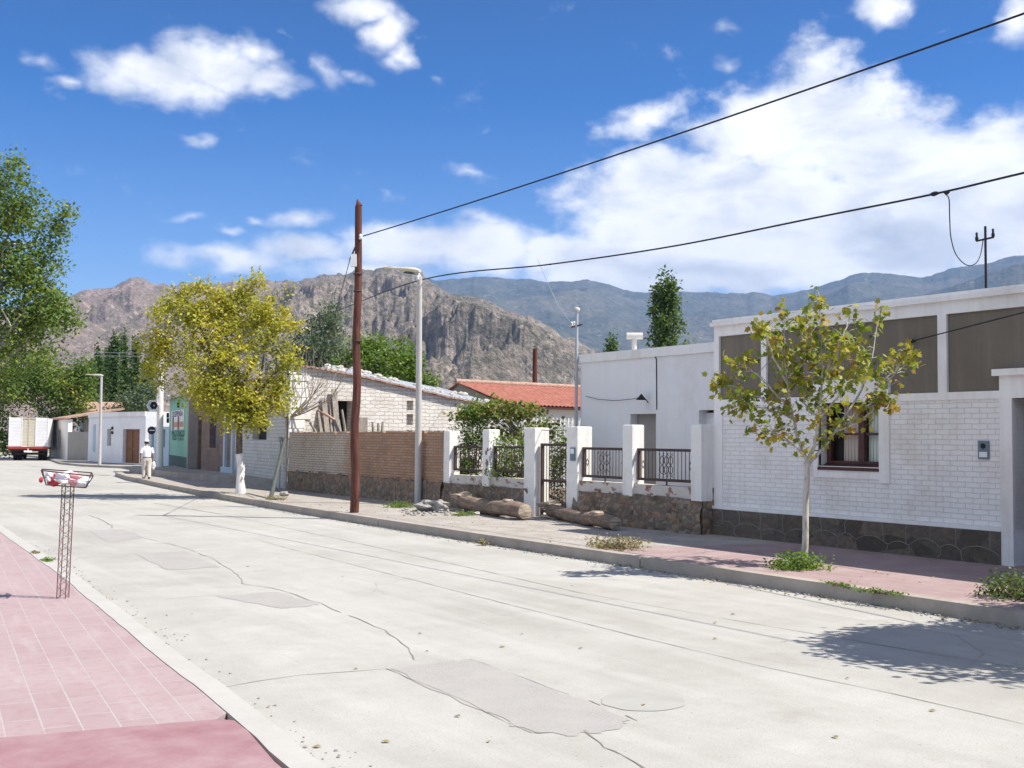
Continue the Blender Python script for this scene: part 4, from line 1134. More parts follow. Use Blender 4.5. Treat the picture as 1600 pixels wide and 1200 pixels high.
    p = gy(567, 676, Y - .7); q = gy(567, 655, Y - .5); m = MB(); m.obox((p + q) / 2 + Vector((0, 0, -.2)), (.17, 0, 0), (0, .03, 0), (0, 0, .5)); solo('board', m, M['grey_wood'], 'short grey board standing behind the wall just right of the reddish pole', 'board')


# ------------------------------------------------------------------ red roofed house and sheets
def build_red_house():
    Y = 40.0; xa, xb = 26.7, 33.5; ze = 3.40; Yr = 43.2
    h = thing('red_roofed_house', 'house with a red clay tile roof and shaded white wall', 'house', (xa, Y, PZ))
    w = MB(); w.box(xa + .9, xb, Y + .6, Y + 5.8, PZ, 3.5); w.build('wall', M['bluewhite'], h)
    # eave edge and ridge are level; the left verge slants
    el, er = Vector((26.75, Y, 3.42)), Vector((34.0, Y, 3.34))
    rl = at(gy(715, 598, Yr), 715, 598); rr = gy(935, 608.5, Yr)
    r = MB(); n = 34; per = 6; mrow = 9
    V = []
    for i in range(n * per + 1):
        f = i / (n * per); c = .055 * abs(sin(pi * i / per))
        a = el.lerp(er, f); b = rl.lerp(rr, f)
        for j in range(mrow + 1):
            q = a.lerp(b, j / mrow); V.append((q.x, q.y, q.z + c + .012 * (j % 2)))
    r.add(V, [(i * (mrow + 1) + j, (i + 1) * (mrow + 1) + j, (i + 1) * (mrow + 1) + j + 1, i * (mrow + 1) + j + 1) for i in range(n * per) for j in range(mrow)], True)
    rf = r.build('roof', M['tile'], h)
    b = MB(); b.tube([rl + Vector((-.1, 0, .06)), rr + Vector((0, 0, .06))], .12, 8); b.build('ridge_tile', M['tile_pale'], rf)
    e = MB(); e.slab([el + Vector((0, .02, -.02)), er + Vector((0, .02, -.02)), er + Vector((0, .9, .2)), el + Vector((0, .9, .2))], (0, 0, -.10)); e.build('eave', M['frame_wood'], rf)
    g = MB(); g.add([el + Vector((.1, .1, -.1)), rl + Vector((.1, 0, -.05)), (rl.x + .2, Y + 6.2, 3.3), (rl.x + .5, Y + 6.2, PZ), (el.x + .9, Y + .6, PZ), (el.x + .9, Y + .6, 3.3)], [(0, 1, 2, 3, 4, 5)])
    g.build('gable', M['grey_render'], h)
    bk = MB(); bk.slab([rl, rr, rr + Vector((0, 3, -.9)), rl + Vector((0, 3, -.9))], (0, 0, -.05)); bk.build('rear_roof', M['tile'], h)
    # neighbouring small gabled roof
    p = at((34, 46, 4), 862, 600); q = at((34, 46, 4), 885, 607); s = at((34, 46, 4), 925, 610)
    k = thing('tiled_roof_house', 'low house with pale weathered tiles peeping over the red roof', 'house', (p.x, p.y, PZ))
    m = MB(); m.box(p.x, s.x, p.y, p.y + 4, PZ, p.z - .45); m.build('wall', M['dark_brick'], k)
    m = MB(); m.slab([p, q, q + Vector((0, 4, 0)), p + Vector((0, 4, 0))], (0, 0, -.12)); m.slab([q + Vector((.02, 0, 0)), s, s + Vector((0, 4, -.1)), q + Vector((.02, 4, 0))], (0, 0, -.12)); m.build('roof', M['tile_pale'], k)
    # reddish post
    pb = gy(836, 640, 42.0); pt = gy(836, 545, 42.0)
    m = MB(); m.tube([(pb.x, 46, PZ), (pb.x * 1.0, 46, at((pb.x, 46, 4), 836, 545).z)], [.13, .11], 10)
    o = gy(836, 545, 46); m = MB(); m.tube([(o.x, 46, PZ), (o.x, 46, o.z)], [.15, .12], 10); solo('wooden_post', m, M['pole'], 'reddish wooden post rising behind the red tile roof', 'post')
    # white corrugated sheet fence in the garden
    Yw = 33.0; a = gy(775, 652, Yw); b = gy(912, 656, Yw)
    m = MB(); n = 22; V = []
    for i in range(n * 6 + 1):
        f = i / (n * 6); x = a.x + (b.x - a.x) * f; z = a.z + (b.z - a.z) * f
        V += [(x, Yw + .05 * sin(2 * pi * i / 6), PZ), (x, Yw + .05 * sin(2 * pi * i / 6), z + .06 * sin(2 * pi * i / 6))]
    m.add(V, [(2 * i, 2 * i + 2, 2 * i + 3, 2 * i + 1) for i in range(n * 6)], True)
    solo('corrugated_fence', m, M['white_sheet'], 'sunlit white corrugated sheet fence with a wavy top behind the gate', 'fence')


# ------------------------------------------------------------------ far houses by the corner
def build_far_houses():
    # old brown house
    A = Vector((16.52, 45.55)); B = Vector((16.95, 51.9))
    h = thing('brown_adobe_house', 'shaded old brown brick house with two dark doorways', 'house', (A.x, A.y, PZ))
    L = (A - B).length; e = (A - B).normalized(); nn = Vector((-e.y, e.x))
    P = lambda u, k, z: Vector((B.x + e.x * u + nn.x * k, B.y + e.y * u + nn.y * k, z))
    def u_of(px):
        d = ray(px, 700); s = Matrix(((d.x, -e.x), (d.y, -e.y))).inverted() @ B
        return s[1]
    d1 = (u_of(309), u_of(314.5)); w1 = (u_of(327), u_of(337)); d2 = (u_of(353.5), u_of(366))
    m = MB(); wall(m, B, A, PZ, 3.75, .4, [(d1[0], d1[1], .43, 2.9), (w1[0], w1[1], 1.45, 2.95)]); m.build('wall', M['dark_brick'], h)
    for (a, b), z0, z1, mt, nm in ((d1, .43, 2.9, M['hole'], 'door'), (w1, 1.45, 2.95, M['indoor_blue'], 'window')):
        k = MB(); k.add([P(a, .2, z0), P(b, .2, z0), P(b, .2, z1), P(a, .2, z1)], [(0, 1, 2, 3)]); k.build(nm, mt, h)
    k = MB(); k.add([P(w1[1] - .12, .05, 1.45), P(w1[1], .05, 1.45), P(w1[1], .05, 2.95), P(w1[1] - .12, .05, 2.95)], [(0, 1, 2, 3)]); k.build('shutter', M['blue_paint'], h)
    k = MB(); k.slab([P(-.1, -.25, 3.75), P(L, -.25, 3.75), P(L, 4, 4.3), P(-.1, 4, 4.3)], (0, 0, .12)); k.build('roof', M['tile_pale'], h)
    # doorway surround of the white house end
    k = MB()
    for q in (354, 366): 
        u = u_of(q); k.obox(P(u, -.06, 1.7), (e.x * .12, e.y * .12, 0), (nn.x * .06, nn.y * .06, 0), (0, 0, 1.3))
    k.obox(P(u_of(360), -.06, .55), (e.x * .9, e.y * .9, 0), (nn.x * .1, nn.y * .1, 0), (0, 0, .12))
    k.build('door_frame', M['blue_paint'], h)
    # mint green shop
    A = Vector((16.70, 51.95)); B = Vector((18.40, 60.7))
    h = thing('green_shop', 'mint green shop wall with a painted poster and dark base', 'shop', (A.x, A.y, PZ))
    L = (A - B).length; e = (A - B).normalized(); nn = Vector((-e.y, e.x))
    P = lambda u, k, z: Vector((B.x + e.x * u + nn.x * k, B.y + e.y * u + nn.y * k, z))
    m = MB(); wall(m, B, A, .95, 3.95, .4); m.build('wall', M['green_paint'], h)
    m = MB(); wall(m, B - nn * .02, A - nn * .02, PZ, .95, .42); m.build('base_band', M['dark_green_paint'], h)
    m = MB(); m.obox(P(L + .2, .6, 2.2), (e.x * .2, e.y * .2, 0), (nn.x * .7, nn.y * .7, 0), (0, 0, 1.75)); m.build('end_wall', M['grey_render'], h)
    m = MB(); rg = random.Random(3)
    n = 16
    for i in range(n):
        u = (L + .3) * (i + .5) / n
        m.obox(P(u, .05, 4.02 + rg.uniform(-.04, .05)), (e.x * (L / n * .55), e.y * (L / n * .55), rg.uniform(-.03, .03)), (nn.x * .32, nn.y * .32, .06), (0, 0, .10))
    m.build('roof', M['pale_stone'], h)
    def uz(px, py):
        d = ray(px, py); s = Matrix(((d.x, -e.x), (d.y, -e.y))).inverted() @ B
        return s[1], EYE.z + d.z * s[0]
    (u0, z0), (u1, z1) = uz(269, 672), uz(289, 641)
    zt = uz(279, 641)[1]; zb = uz(279, 671.5)[1]
    m = MB(); m.obox(P((u0 + u1) / 2, -.03, (zt + zb) / 2), (e.x * (u1 - u0) / 2, e.y * (u1 - u0) / 2, 0), (nn.x * .02, nn.y * .02, 0), (0, 0, (zt - zb) / 2)); po = m.build('poster', M['poster'], h)
    hh = zt - zb; ww = u1 - u0
    m = MB()
    for f, wd, hf in ((.16, .12, .62), (.60, .12, .62)):
        c = P(u0 + ww * f, -.056, zb + hh * hf / 2)
        m.obox(c, (e.x * wd * ww / 2, e.y * wd * ww / 2, 0), (nn.x * .004, nn.y * .004, 0), (0, 0, hh * hf / 2))
        m.obox(P(u0 + ww * f, -.056, zb + hh * (hf + .03)), (e.x * wd * .3 * ww, e.y * wd * .3 * ww, 0), (nn.x * .004, nn.y * .004, 0), (0, 0, hh * .04))
    m.build('bottle_print', M['poster_brown'], po)
    m = MB()
    for f, wd in ((.38, .26), (.83, .30)):
        m.obox(P(u0 + ww * f, -.054, zb + hh * .27), (e.x * wd * ww / 2, e.y * wd * ww / 2, 0), (nn.x * .003, nn.y * .003, 0), (0, 0, hh * .13))
    m.build('sand_print', M['poster_sand'], po)
    X3 = (e.x, e.y, 0)
    text_mesh('poster_lettering', 'DESPENSA', .40, P(u0 + ww * .5, -.055, zt - hh * .20), X3, M['ink_black'], po, sx=.92 * ww / 2.0)
    zl1 = uz(279, 677.5)[1]; zl2 = uz(279, 684.5)[1]
    text_mesh('wall_lettering', 'MALDONADO', .38, P((u0 + u1) / 2 + .02, -.005, zl1), X3, M['ink'], h, sx=.95 * ww / 2.2)
    text_mesh('wall_lettering', 'ROSA Y JUSTO', .38, P((u0 + u1) / 2 + .02, -.005, zl2), X3, M['ink'], h, sx=.95 * ww / 2.6)
    m = MB()
    for py in (649, 657): 
        u, z = uz(264, py); m.obox(P(u, -.06, z), (e.x * .09, e.y * .09, 0), (nn.x * .06, nn.y * .06, 0), (0, 0, .13))
    m.build('wall_sign', M['ink_black'], h)
    u, z = uz(280, 632.5); m = MB(); m.obox(P(u, -.05, z), (e.x * .03, e.y * .03, 0), (nn.x * .05, nn.y * .05, 0), (0, 0, .14)); m.build('bracket', M['ink_black'], h)
    # pale blue house
    b0 = gz(231, 728, .16); b1 = gz(263, 733.5, .16)
    h = thing('pale_blue_house', 'low pale blue house with a dark narrow window', 'house', (b1.x, b1.y, PZ))
    A = Vector((b1.x, b1.y)); B = Vector((b0.x, b0.y)); e = (A - B).normalized(); nn = Vector((-e.y, e.x))
    def uz2(px, py):
        d = ray(px, py); s = Matrix(((d.x, -e.x), (d.y, -e.y))).inverted() @ B
        return s[1], EYE.z + d.z * s[0]
    P = lambda u, k, z: Vector((B.x + e.x * u + nn.x * k, B.y + e.y * u + nn.y * k, z))
    ua = uz2(253.5, 690)[0]; ub = uz2(258, 690)[0]; z1 = uz2(256, 671)[1]; z0 = uz2(256, 699)[1]; zt = uz2(248, 667)[1]
    m = MB(); wall(m, B, A, PZ, zt, .3, [(ua, ub, z0, z1)]); m.build('wall', M['blue_paint'], h)
    m = MB(); m.add([P(ua, .15, z0), P(ub, .15, z0), P(ub, .15, z1), P(ua, .15, z1)], [(0, 1, 2, 3)]); m.build('window', M['hole'], h)
    zt2 = uz2(248, 653)[1] + .5
    m = MB(); wall(m, B + nn * 1.2, A + nn * 1.2, PZ, zt2, .3); m.build('rear_wall', M['bluewhite'], h)
    m = MB(); m.slab([P(0, .31, zt - .01), P((A - B).length, .31, zt - .01), P((A - B).length, 1.2, zt + .05), P(0, 1.2, zt + .05)], (0, 0, -.1)); m.build('roof', M['grey_render'], h)
    # white corner house with chamfered corner
    a = gz(226, 726, .16); b = gz(157, 722.7, .16); c = gz(137, 719.8, .16)
    h = thing('white_corner_house', 'white corner house with a brown double door and flat parapet', 'house', (b.x, b.y, PZ))
    A = Vector((a.x, a.y)); B = Vector((b.x, b.y)); C = Vector((c.x, c.y)); e = (A - B).normalized(); nn = Vector((-e.y, e.x))
    P = lambda u, k, z: Vector((B.x + e.x * u + nn.x * k, B.y + e.y * u + nn.y * k, z))
    def uz3(px, py):
        d = ray(px, py); s = Matrix(((d.x, -e.x), (d.y, -e.y))).inverted() @ B
        return s[1], EYE.z + d.z * s[0]
    zt = uz3(190, 643.8)[1]; L = (A - B).length
    dr = (uz3(192, 690)[0], uz3(218, 690)[0]); dz = uz3(205, 670.5)[1]
    wn = (uz3(167, 690)[0], uz3(173.5, 690)[0]); wz1 = uz3(170, 670)[1]; wz0 = uz3(170, 696.5)[1]
    m = MB(); wall(m, B, A, PZ, zt - .3, .35, [(dr[0], dr[1], PZ + .05, dz), (wn[0], wn[1], wz0, wz1)]); wall(m, C, B, PZ, zt - .3, .35)
    a2 = A + Vector((3.2, -1.0)); wall(m, A, a2, PZ, zt - .3, .35); m.build('wall', M['bluewhite'], h)
    m = MB(); wall(m, B - nn * .06, A - nn * .06, zt - .3, zt, .4); wall(m, C - nn * .06 , B - nn * .06, zt - .3, zt, .4); wall(m, A, a2, zt - .3, zt, .4); m.build('parapet', M['white'], h)
    m = MB(); m.prism([(B.x + .3, B.y + .1), (A.x + .3, A.y + .2), (A.x + 8, A.y + 4), (C.x + 8, C.y)], zt - .5, zt - .4); m.build('roof', M['grey_render'], h)
    m = MB(); m.add([P(dr[0], .22, PZ), P(dr[1], .22, PZ), P(dr[1], .22, dz), P(dr[0], .22, dz)], [(0, 1, 2, 3)])
    dw = dr[1] - dr[0]
    d = m.build('door', M['door_wood'], h, 'varnished brown panelled double door')
    m = MB()
    for i in range(2):
        for (z0_, z1_) in ((.12, .9), (1.0, 1.5), (1.6, 2.05)):
            u0_ = dr[0] + dw * (i * .5 + .09); u1_ = dr[0] + dw * (i * .5 + .41)
            m.obox(P((u0_ + u1_) / 2, .20, PZ + (z0_ + z1_) / 2), (e.x * (u1_ - u0_) / 2, e.y * (u1_ - u0_) / 2, 0), (nn.x * .02, nn.y * .02, 0), (0, 0, (z1_ - z0_) / 2))
    m.build('door_panel', M['door_wood'], d)
    m = MB(); m.add([P(wn[0], .2, wz0), P(wn[1], .2, wz0), P(wn[1], .2, wz1), P(wn[0], .2, wz1)], [(0, 1, 2, 3)]); w = m.build('window', M['grey_render'], h)
    m = MB(); m.obox(P(wn[1] - .10, .12, (wz0 + wz1) / 2), (e.x * .1, e.y * .1, 0), (nn.x * .03, nn.y * .03, 0), (0, 0, (wz1 - wz0) / 2)); m.build('shutter', M['frame_wood'], w)
    m = MB()
    for py in (669, 676): u, z = uz3(176.5, py); m.obox(P(u, -.05, z), (e.x * .06, e.y * .06, 0), (nn.x * .05, nn.y * .05, 0), (0, 0, .09))
    m.build('wall_lamp', M['black'], h)
    e2 = (B - C).normalized(); n2 = Vector((-e2.y, e2.x)); uu = (B - C).length * .5
    q = C + e2 * uu; m = MB(); m.obox((q.x - n2.x * .02, q.y - n2.y * .02, 1.75), (e2.x * .45, e2.y * .45, 0), (n2.x * .03, n2.y * .03, 0), (0, 0, .9)); m.build('shutter_door', M['blue_paint'], h)
    # tiled roof behind the corner house
    p = at((26, 92, 4), 128, 641.5); q = at((26, 92, 4), 196, 641.5); pt = at((26, 96, 4), 133, 627.5); qt = at((26, 96, 4), 190, 628.5)
    h = thing('pale_tile_house', 'house with a faded pink tile roof seen over the white corner house', 'house', (p.x, p.y, PZ))
    m = MB(); m.slab([p, q, qt, pt], (0, 0, -.15)); m.build('roof', M['tile_pale'], h)
    m = MB(); m.prism([(p.x + .3, p.y + .6), (q.x - .3, q.y + .4), (qt.x, qt.y + 3), (pt.x, pt.y + 3)], .1, p.z - .12); m.build('wall', M['bluewhite'], h)
    # grey walls further left
    for (x0, y0), (x1, y1), yt, mt, lab in (((105, 718), (137.5, 719.8), 675, 'grey_render', 'bare grey cement wall left of the white corner house'),):
        a = gz(x0, y0, .13); b = gz(x1, y1, .13); zt = at(b, x1, yt).z
        m = MB(); wall(m, (a.x, a.y), (b.x, b.y), .1, zt, .25); solo('cement_wall', m, M[mt], lab, 'wall')
    a = gz(78, 714.5, .13); b = gz(105, 717.6, .13); zt = at(b, 100, 655).z
    h = thing('far_white_house', 'shaded off-white house partly hidden by the tree beside the truck', 'house', (b.x, b.y, .1))
    A = Vector((b.x, b.y)); B = Vector((a.x, a.y)); e = (A - B).normalized(); nn = Vector((-e.y, e.x)); L = (A - B).length
    m = MB(); wall(m, B, A, .1, zt, .3, [(L * .42, L * .60, .9, 2.3)]); m.build('wall', M['white'], h)
    P = lambda u, k, z: Vector((B.x + e.x * u + nn.x * k, B.y + e.y * u + nn.y * k, z))
    m = MB(); m.add([P(L * .42, .2, .9), P(L * .6, .2, .9), P(L * .6, .2, 2.3), P(L * .42, .2, 2.3)], [(0, 1, 2, 3)]); m.build('window', M['frame_wood'], h)
    m = MB(); m.slab([P(-.2, -.3, zt), P(L + .2, -.3, zt), P(L + .2, 4, zt + .8), P(-.2, 4, zt + .8)], (0, 0, .12)); m.build('roof', M['tile_pale'], h)


build_fence()
build_brick_wall()
build_adobe_house()
build_red_house()
build_far_houses()


# ------------------------------------------------------------------ street furniture
def build_street_things():
    # reddish utility pole
    b = gz(553.5, 801, PZ); top = at(b, 561, 322)
    t = thing('utility_pole', 'tall reddish brown wooden utility pole with a pointed top at the kerb', 'pole', b)
    m = MB(); n = 14
    pts = [b.lerp(top, i / n) + Vector((.02 * sin(i * 1.3), .02 * cos(i * 1.7), 0)) * (i > 0) for i in range(n + 1)]
    m.tube(pts, [.112 - .026 * i / n for i in range(n + 1)], 12, True); 
    m.tube([top, top + Vector((-.03, .03, .16))], [.085, .02], 12, True)
    m.build('shaft', M['pole'], t)
    m = MB(); a = at(b, 568, 370, -.1); m.lathe(a + Vector((-.05, .06, -.06)), [(.03, 0), (.05, .03), (.03, .06), (.05, .09), (.02, .13)], 10); m.build('insulator', M['white_metal'], t)
    m = MB(); q = at(b, 553, 407, -.05); m.obox(q, RT * .07, Vector((0, 0, .15)), FW * .07); m.build('junction_box', M['white_metal'], t)
    m = MB()
    for py in (428, 455, 533): q = at(b, 559, py); m.lathe(q - Vector((0, 0, .02)), [(.105, 0), (.108, .02), (.105, .04)], 14)
    m.build('band', M['iron'], t)
    POLE = b
    # concrete lamp post
    def lamp(base, headpx, tippx, toppx, r, label, arm=True):
        t = thing('street_lamp', label, 'street lamp', base, 'street lamps along the road')
        tp = at(base, *toppx)
        m = MB(); m.tube([base.lerp(tp, i / 8) for i in range(9)], [r * (1.12 - .3 * i / 8) for i in range(9)], 14, True); m.build('post', M['concrete_post'], t)
        h = at(base, *headpx); tip = at(base, *tippx, .4)
        ax = (tip - h); L = ax.length; d = ax.normalized(); w = d.cross(Vector((0, 0, 1))).normalized(); u = w.cross(d)
        m = MB(); secs = [(-.04, .10, .04), (.10, .13, .075), (.36, .12, .065), (.60, .055, .035), (.95, .035, .025), (1.0, .04, .03)]; n = 12; V = []
        for f, a, bb in secs:
            c = h + d * (L * f)
            V += [c + w * (a * cos(2 * pi * k / n)) + u * (bb * sin(2 * pi * k / n)) for k in range(n)]
        m.add(V, [(i * n + k, i * n + (k + 1) % n, (i + 1) * n + (k + 1) % n, (i + 1) * n + k) for i in range(len(secs) - 1) for k in range(n)], True)
        m.add(V[:n], [tuple(range(n - 1, -1, -1))]); m.add(V[-n:], [tuple(range(n))])
        hd = m.build('lamp_head', M['cream_metal'], t)
        m = MB(); m.tube([tp - Vector((0, 0, .02)), h.lerp(tip, .06)], .05, 8); m.build('bracket', M['galv'], t)
        m = MB(); c = h + d * L * .24 - u * .095; m.obox(c, d * L * .13, w * .09, u * .015); m.build('lens', M['glass'], hd)
        return t, tp
    L1 = gz(653, 788, PZ)
    LT, tp = lamp(L1, (654, 423), (600, 417.5), (655.5, 432), .088, 'tall grey concrete street lamp with a cream head beside the rubble heap')
    for k in (-1, 1):
        m = MB(); c = tp + Vector((-.12, .12 * k, -.12)); m.lathe(c, [(.03, 0), (.05, .03), (.03, .06), (.05, .09), (.02, .12)], 8); m.build('insulator', M['white_metal'], LT)
    L2 = gz(155.5, 727, .13)
    lamp(L2, (159, 586.5), (135, 585), (158.5, 589), .085, 'distant street lamp with a thin cream head before the white corner house')
    # white pole with loudspeaker and round sign
    b = gz(249.5, 738.5, PZ); top = at(b, 251, 515)
    t = thing('white_pole', 'tall white-painted pole carrying a horn loudspeaker before the pale blue house', 'pole', b)
    m = MB(); m.tube([b.lerp(top, i / 6) for i in range(7)], [.165 - .02 * i / 6 for i in range(7)], 14, True); m.build('shaft', M['white_post'], t)
    c = at(b, 238.5, 634, -.45); ax = (-(FW) + RT * -.12 + Vector((0, 0, -.05))).normalized()
    h = thing('loudspeaker', 'white hexagonal horn loudspeaker hanging on the white pole', 'loudspeaker', c)
    m = MB(); bk = c - ax * .5
    m._lathe(bk, [(.10, -.12), (.11, 0), (.09, .02), (.13, .15), (.20, .32), (.30, .50), (.31, .52), (.285, .52), (.18, .33), (.09, .16), (.03, .13)], 6, ax, False); m.build('horn', M['white_metal'], h)
    m = MB(); m._lathe(bk, [(.03, .14), (.095, .175), (.185, .33), (.215, .375), (.0, .33)], 12, ax, True); m.build('throat', M['black'], h)
    m = MB(); m._lathe(bk, [(.035, .26), (.05, .33), (.0, .40)], 10, ax, True); m.build('tip', M['white_metal'], h)
    m = MB(); m.tube([bk, b.lerp(top, .47)], .03, 6); m.build('bracket', M['galv'], h)
    sb = gz(237, 737, PZ); sc_ = at(sb, 237.5, 672.5)
    t = thing('round_sign', 'round black road sign with a white bar on a pale post behind the walking man', 'sign', sb)
    m = MB(); m.tube([sb, sc_], .085, 10); m.build('post', M['blue_paint'], t)
    nrm = (-FW + Vector((0, 0, .08))).normalized()
    m = MB(); m._lathe(sc_, [(.20, .06), (.20, .085), (.0, .09)], 28, nrm, False); m.build('disc', M['ink_black'], t)
    m = MB(); m.obox(sc_ + nrm * .094 + RT * .04, RT * .13, Vector((0, 0, .022)), nrm * .004); m.build('bar_mark', M['white_metal'], t)
    # leaning post
    a = gz(422, 780, PZ); q = at(a, 445, 687, 3.2)
    t = MB(); t.tube([a - Vector((0, 0, .05)), q], [.07, .06], 8); solo('leaning_post', t, M['dark_green_metal'], 'dark green metal post leaning towards the brick garden wall', 'post')
    # pipe with meter on wall
    p = gx(437, 690, 15.1); t = MB(); t.tube([(15.12, p.y, PZ), (15.12, p.y, p.z)], .035, 8); t.lathe((15.12, p.y, p.z), [(.05, 0), (.10, .02), (.10, .14), (.04, .18)], 10); solo('water_meter', t, M['galv'], 'small capped grey pipe standing at the end of the brick garden wall', 'pipe')
    # logs
    def log(p, q, r, label):
        p, q = Vector(p), Vector(q); t = thing('log', label, 'log', (p + q) / 2 - Vector((0, 0, r)), 'logs lying before the stone walls')
        m = MB(); n = 12; d = (q - p).normalized(); sd = d.cross(Vector((0, 0, 1)))
        pts = [p.lerp(q, i / n) + sd * .04 * sin(i * .9) + Vector((0, 0, .03 * sin(i * .7 + 1))) for i in range(n + 1)]
        m.tube(pts, [r * (1 + .10 * sin(i * 1.9)) * (1.06 - .12 * i / n if False else 1) for i in range(n + 1)], 14, False, True, .06)
        m.build('trunk', M['log'], t)
        k = 14
        for c, e, s in ((pts[0], -d, 1), (pts[-1], d, 1)):
            a = e.cross(Vector((0, 0, 1))).normalized(); b2 = a.cross(e)
            ring = [c + (a * cos(2 * pi * j / k) + b2 * sin(2 * pi * j / k)) * r * .97 + e * random.uniform(0, .02) for j in range(k)]
            m = MB(); m.add(ring + [c + e * .05], [(j, (j + 1) % k, k) for j in range(k)]); m.build('cut_end', M['log_end'], t)
        for c_, r_, sd_ in ((p + Vector((0, 0, r * .9)), (.20, .30, .10), 3), (p.lerp(q, .78) + Vector((0, 0, r * .95)), (.10, .22, .07), 8)):
            m = MB(); m.rock(tuple(c_), r_, sd_, 1, .4); m.build('splintered_wood', M['log_end'], t, 'paler splintered wood on top')
    log(gz(742, 800, PZ) + Vector((-.05, .5, .20)) * 1, gz(826, 813, PZ) + Vector((-.15, 0, .20)), .175, 'thick log with a sunlit sawn end lying left of the iron gate')
    log(gz(880, 809, PZ) + Vector((-.30, .1, .16)), gz(966, 829, PZ) + Vector((-.12, 0, .14)), .14, 'thinner pale log lying right of the iron gate')
    # rubble heap
    p = gz(668, 800, PZ); t = thing('rubble_heap', 'heap of grey cement rubble at the foot of the concrete lamp post', 'rubble', p)
    m = MB(); m.rock(tuple(p + Vector((.25, .15, .12))), (.34, .42, .15), 21, 2, .32); m.build('heap', M['gravel'], t)
    m = MB(); a = at(p, 688, 786); m.rock((a.x, a.y, PZ + .13), (.16, .22, .17), 9, 2, .25, True); m.build('chunk', M['gravel'], t)
    rg = random.Random(5); m = MB()
    for i in range(90):
        q = gz(rg.uniform(628, 700), rg.uniform(792, 806), PZ); s = rg.uniform(.015, .05); m.rock((q.x, q.y, PZ + s * .5), (s, s, s * .7), i, 0, .2)
    g = m.build('loose_stones', M['gravel'], t); g['kind'] = 'stuff'
    for i, (x, y, s, lab) in enumerate(((444, 775, .13, 'brown stone on the dirt pavement beside the leaning post'), (122, 0, 0, ''), (745, 805, .07, 'small white stone in front of the thick log'), (517, 771, .16, 'grey stone in the shade at the foot of the brick garden wall'))):
        if s:
            q = gz(x, y, PZ); m = MB(); m.rock((q.x, q.y, PZ + s * .5), (s, s * 1.3, s * .7), i + 40, 1, .2); solo('stone', m, M['pale_stone'] if i == 2 else M['gravel'], lab, 'stone')
    # litter basket on a lattice post
    b = gz(98, 934, .05); t = thing('litter_basket', 'open wire litter basket full of bags on a tall slender lattice post', 'litter bin', b)
    top = b + Vector((.02, -.03, 1.36)); s = .052
    ex = RT0.copy(); ey = Vector((sin(YAW), cos(YAW), 0))
    cs = [ex * s + ey * s, ex * -s + ey * s, ex * -s - ey * s, ex * s - ey * s]
    lat = top - b
    m = MB()
    for c in cs: m.tube([b + c, top + c], .0058, 6)
    m.build('upright', M['rust_pink'], t)
    m = MB(); n = 10
    for f in range(4):
        c0, c1 = cs[f], cs[(f + 1) % 4]
        for i in range(n):
            z0, z1, zm = i / n, (i + 1) / n, (i + .5) / n
            m.tube([b + lat * z0 + c0, b + lat * zm + c1, b + lat * z1 + c0], .0036, 5, False)
    m.build('lacing', M['rust_pink'], t)
    bb = [at(b, x, y, d) for x, y, d in ((72, 757.5, -.12), (72, 757.5, .14), (134, 762, .14), (134, 762, -.12))]
    rim = [at(b, x, y, d) for x, y, d in ((64.5, 735, -.22), (66, 733, .24), (143, 738.5, .24), (145.5, 744, -.22))]
    m = MB()
    for P4 in (bb, rim):
        for i in range(4): m.tube([P4[i], P4[(i + 1) % 4]], .008, 6)
    for i in range(4): m.tube([bb[i], rim[i]], .007, 6)
    for i in (0, 2):
        a, c, d, e = bb[i], bb[(i + 1) % 4], rim[(i + 1) % 4], rim[i]
        m.tube([a, d], .004, 5); m.tube([c, e], .004, 5); m.tube([a.lerp(e, .5), c.lerp(d, .5)], .004, 5)
    for k in range(1, 8): m.tube([bb[0].lerp(bb[3], k / 8), bb[1].lerp(bb[2], k / 8)], .004, 5)
    for k in range(1, 4): m.tube([bb[0].lerp(bb[1], k / 4), bb[3].lerp(bb[2], k / 4)], .004, 5)
    m.tube([rim[0].lerp(bb[0], .5), rim[3].lerp(bb[3], .5)], .004, 5); m.tube([rim[1].lerp(bb[1], .5), rim[2].lerp(bb[2], .5)], .004, 5)
    m.build('basket', M['iron'], t)
    bags = (((86, 750), (.085, .09, .07), 'red_plastic', 'crumpled red bag in the left half of the wire basket'), ((77, 746), (.06, .10, .06), 'white_plastic', 'white bag at the left end of the wire basket'), ((101, 746), (.12, .12, .085), 'white_plastic', 'large white bag in the middle of the wire basket'),
            ((118, 748), (.09, .10, .08), 'pink_plastic', 'pink-red bag right of the middle in the wire basket'), ((129, 754), (.085, .10, .065), 'white_plastic', 'white bag at the right end of the wire basket'), ((93, 741), (.06, .06, .035), 'pink_plastic', 'small pink bag on top of the others in the wire basket'),
            ((64, 750), (.022, .025, .03), 'red_plastic', 'tiny red knot of plastic poking out of the left end of the wire basket'))
    for i, ((x, y), r, mt, lab) in enumerate(bags):
        m = MB(); c = at(b, x, y, 0); m.rock(tuple(c), r, i + 60, 2, .22, True); solo('plastic_bag', m, M[mt], lab, 'bag')
    # overhead cables
    def cable(pts, r, label, sag=.0, n=40):
        P = [Vector(p) for p in pts]; Q = []
        for i in range(len(P) - 1):
            for k in range(n): f = k / n; q = P[i].lerp(P[i + 1], f); q.z -= sag * 4 * f * (1 - f); Q.append(q)
        Q.append(P[-1]); m = MB(); m.tube(Q, r, 6); return solo('overhead_cable', m, M['black'], label, 'cable')
    a = at(POLE, 567, 369, -.12)
    e0 = gx(1548, 0, 12.3); e1 = a + (e0 - a) * 1.9; e1.z -= .12
    cable([a, e1], .014, 'upper black cable rising from the reddish pole to the top right', .25)
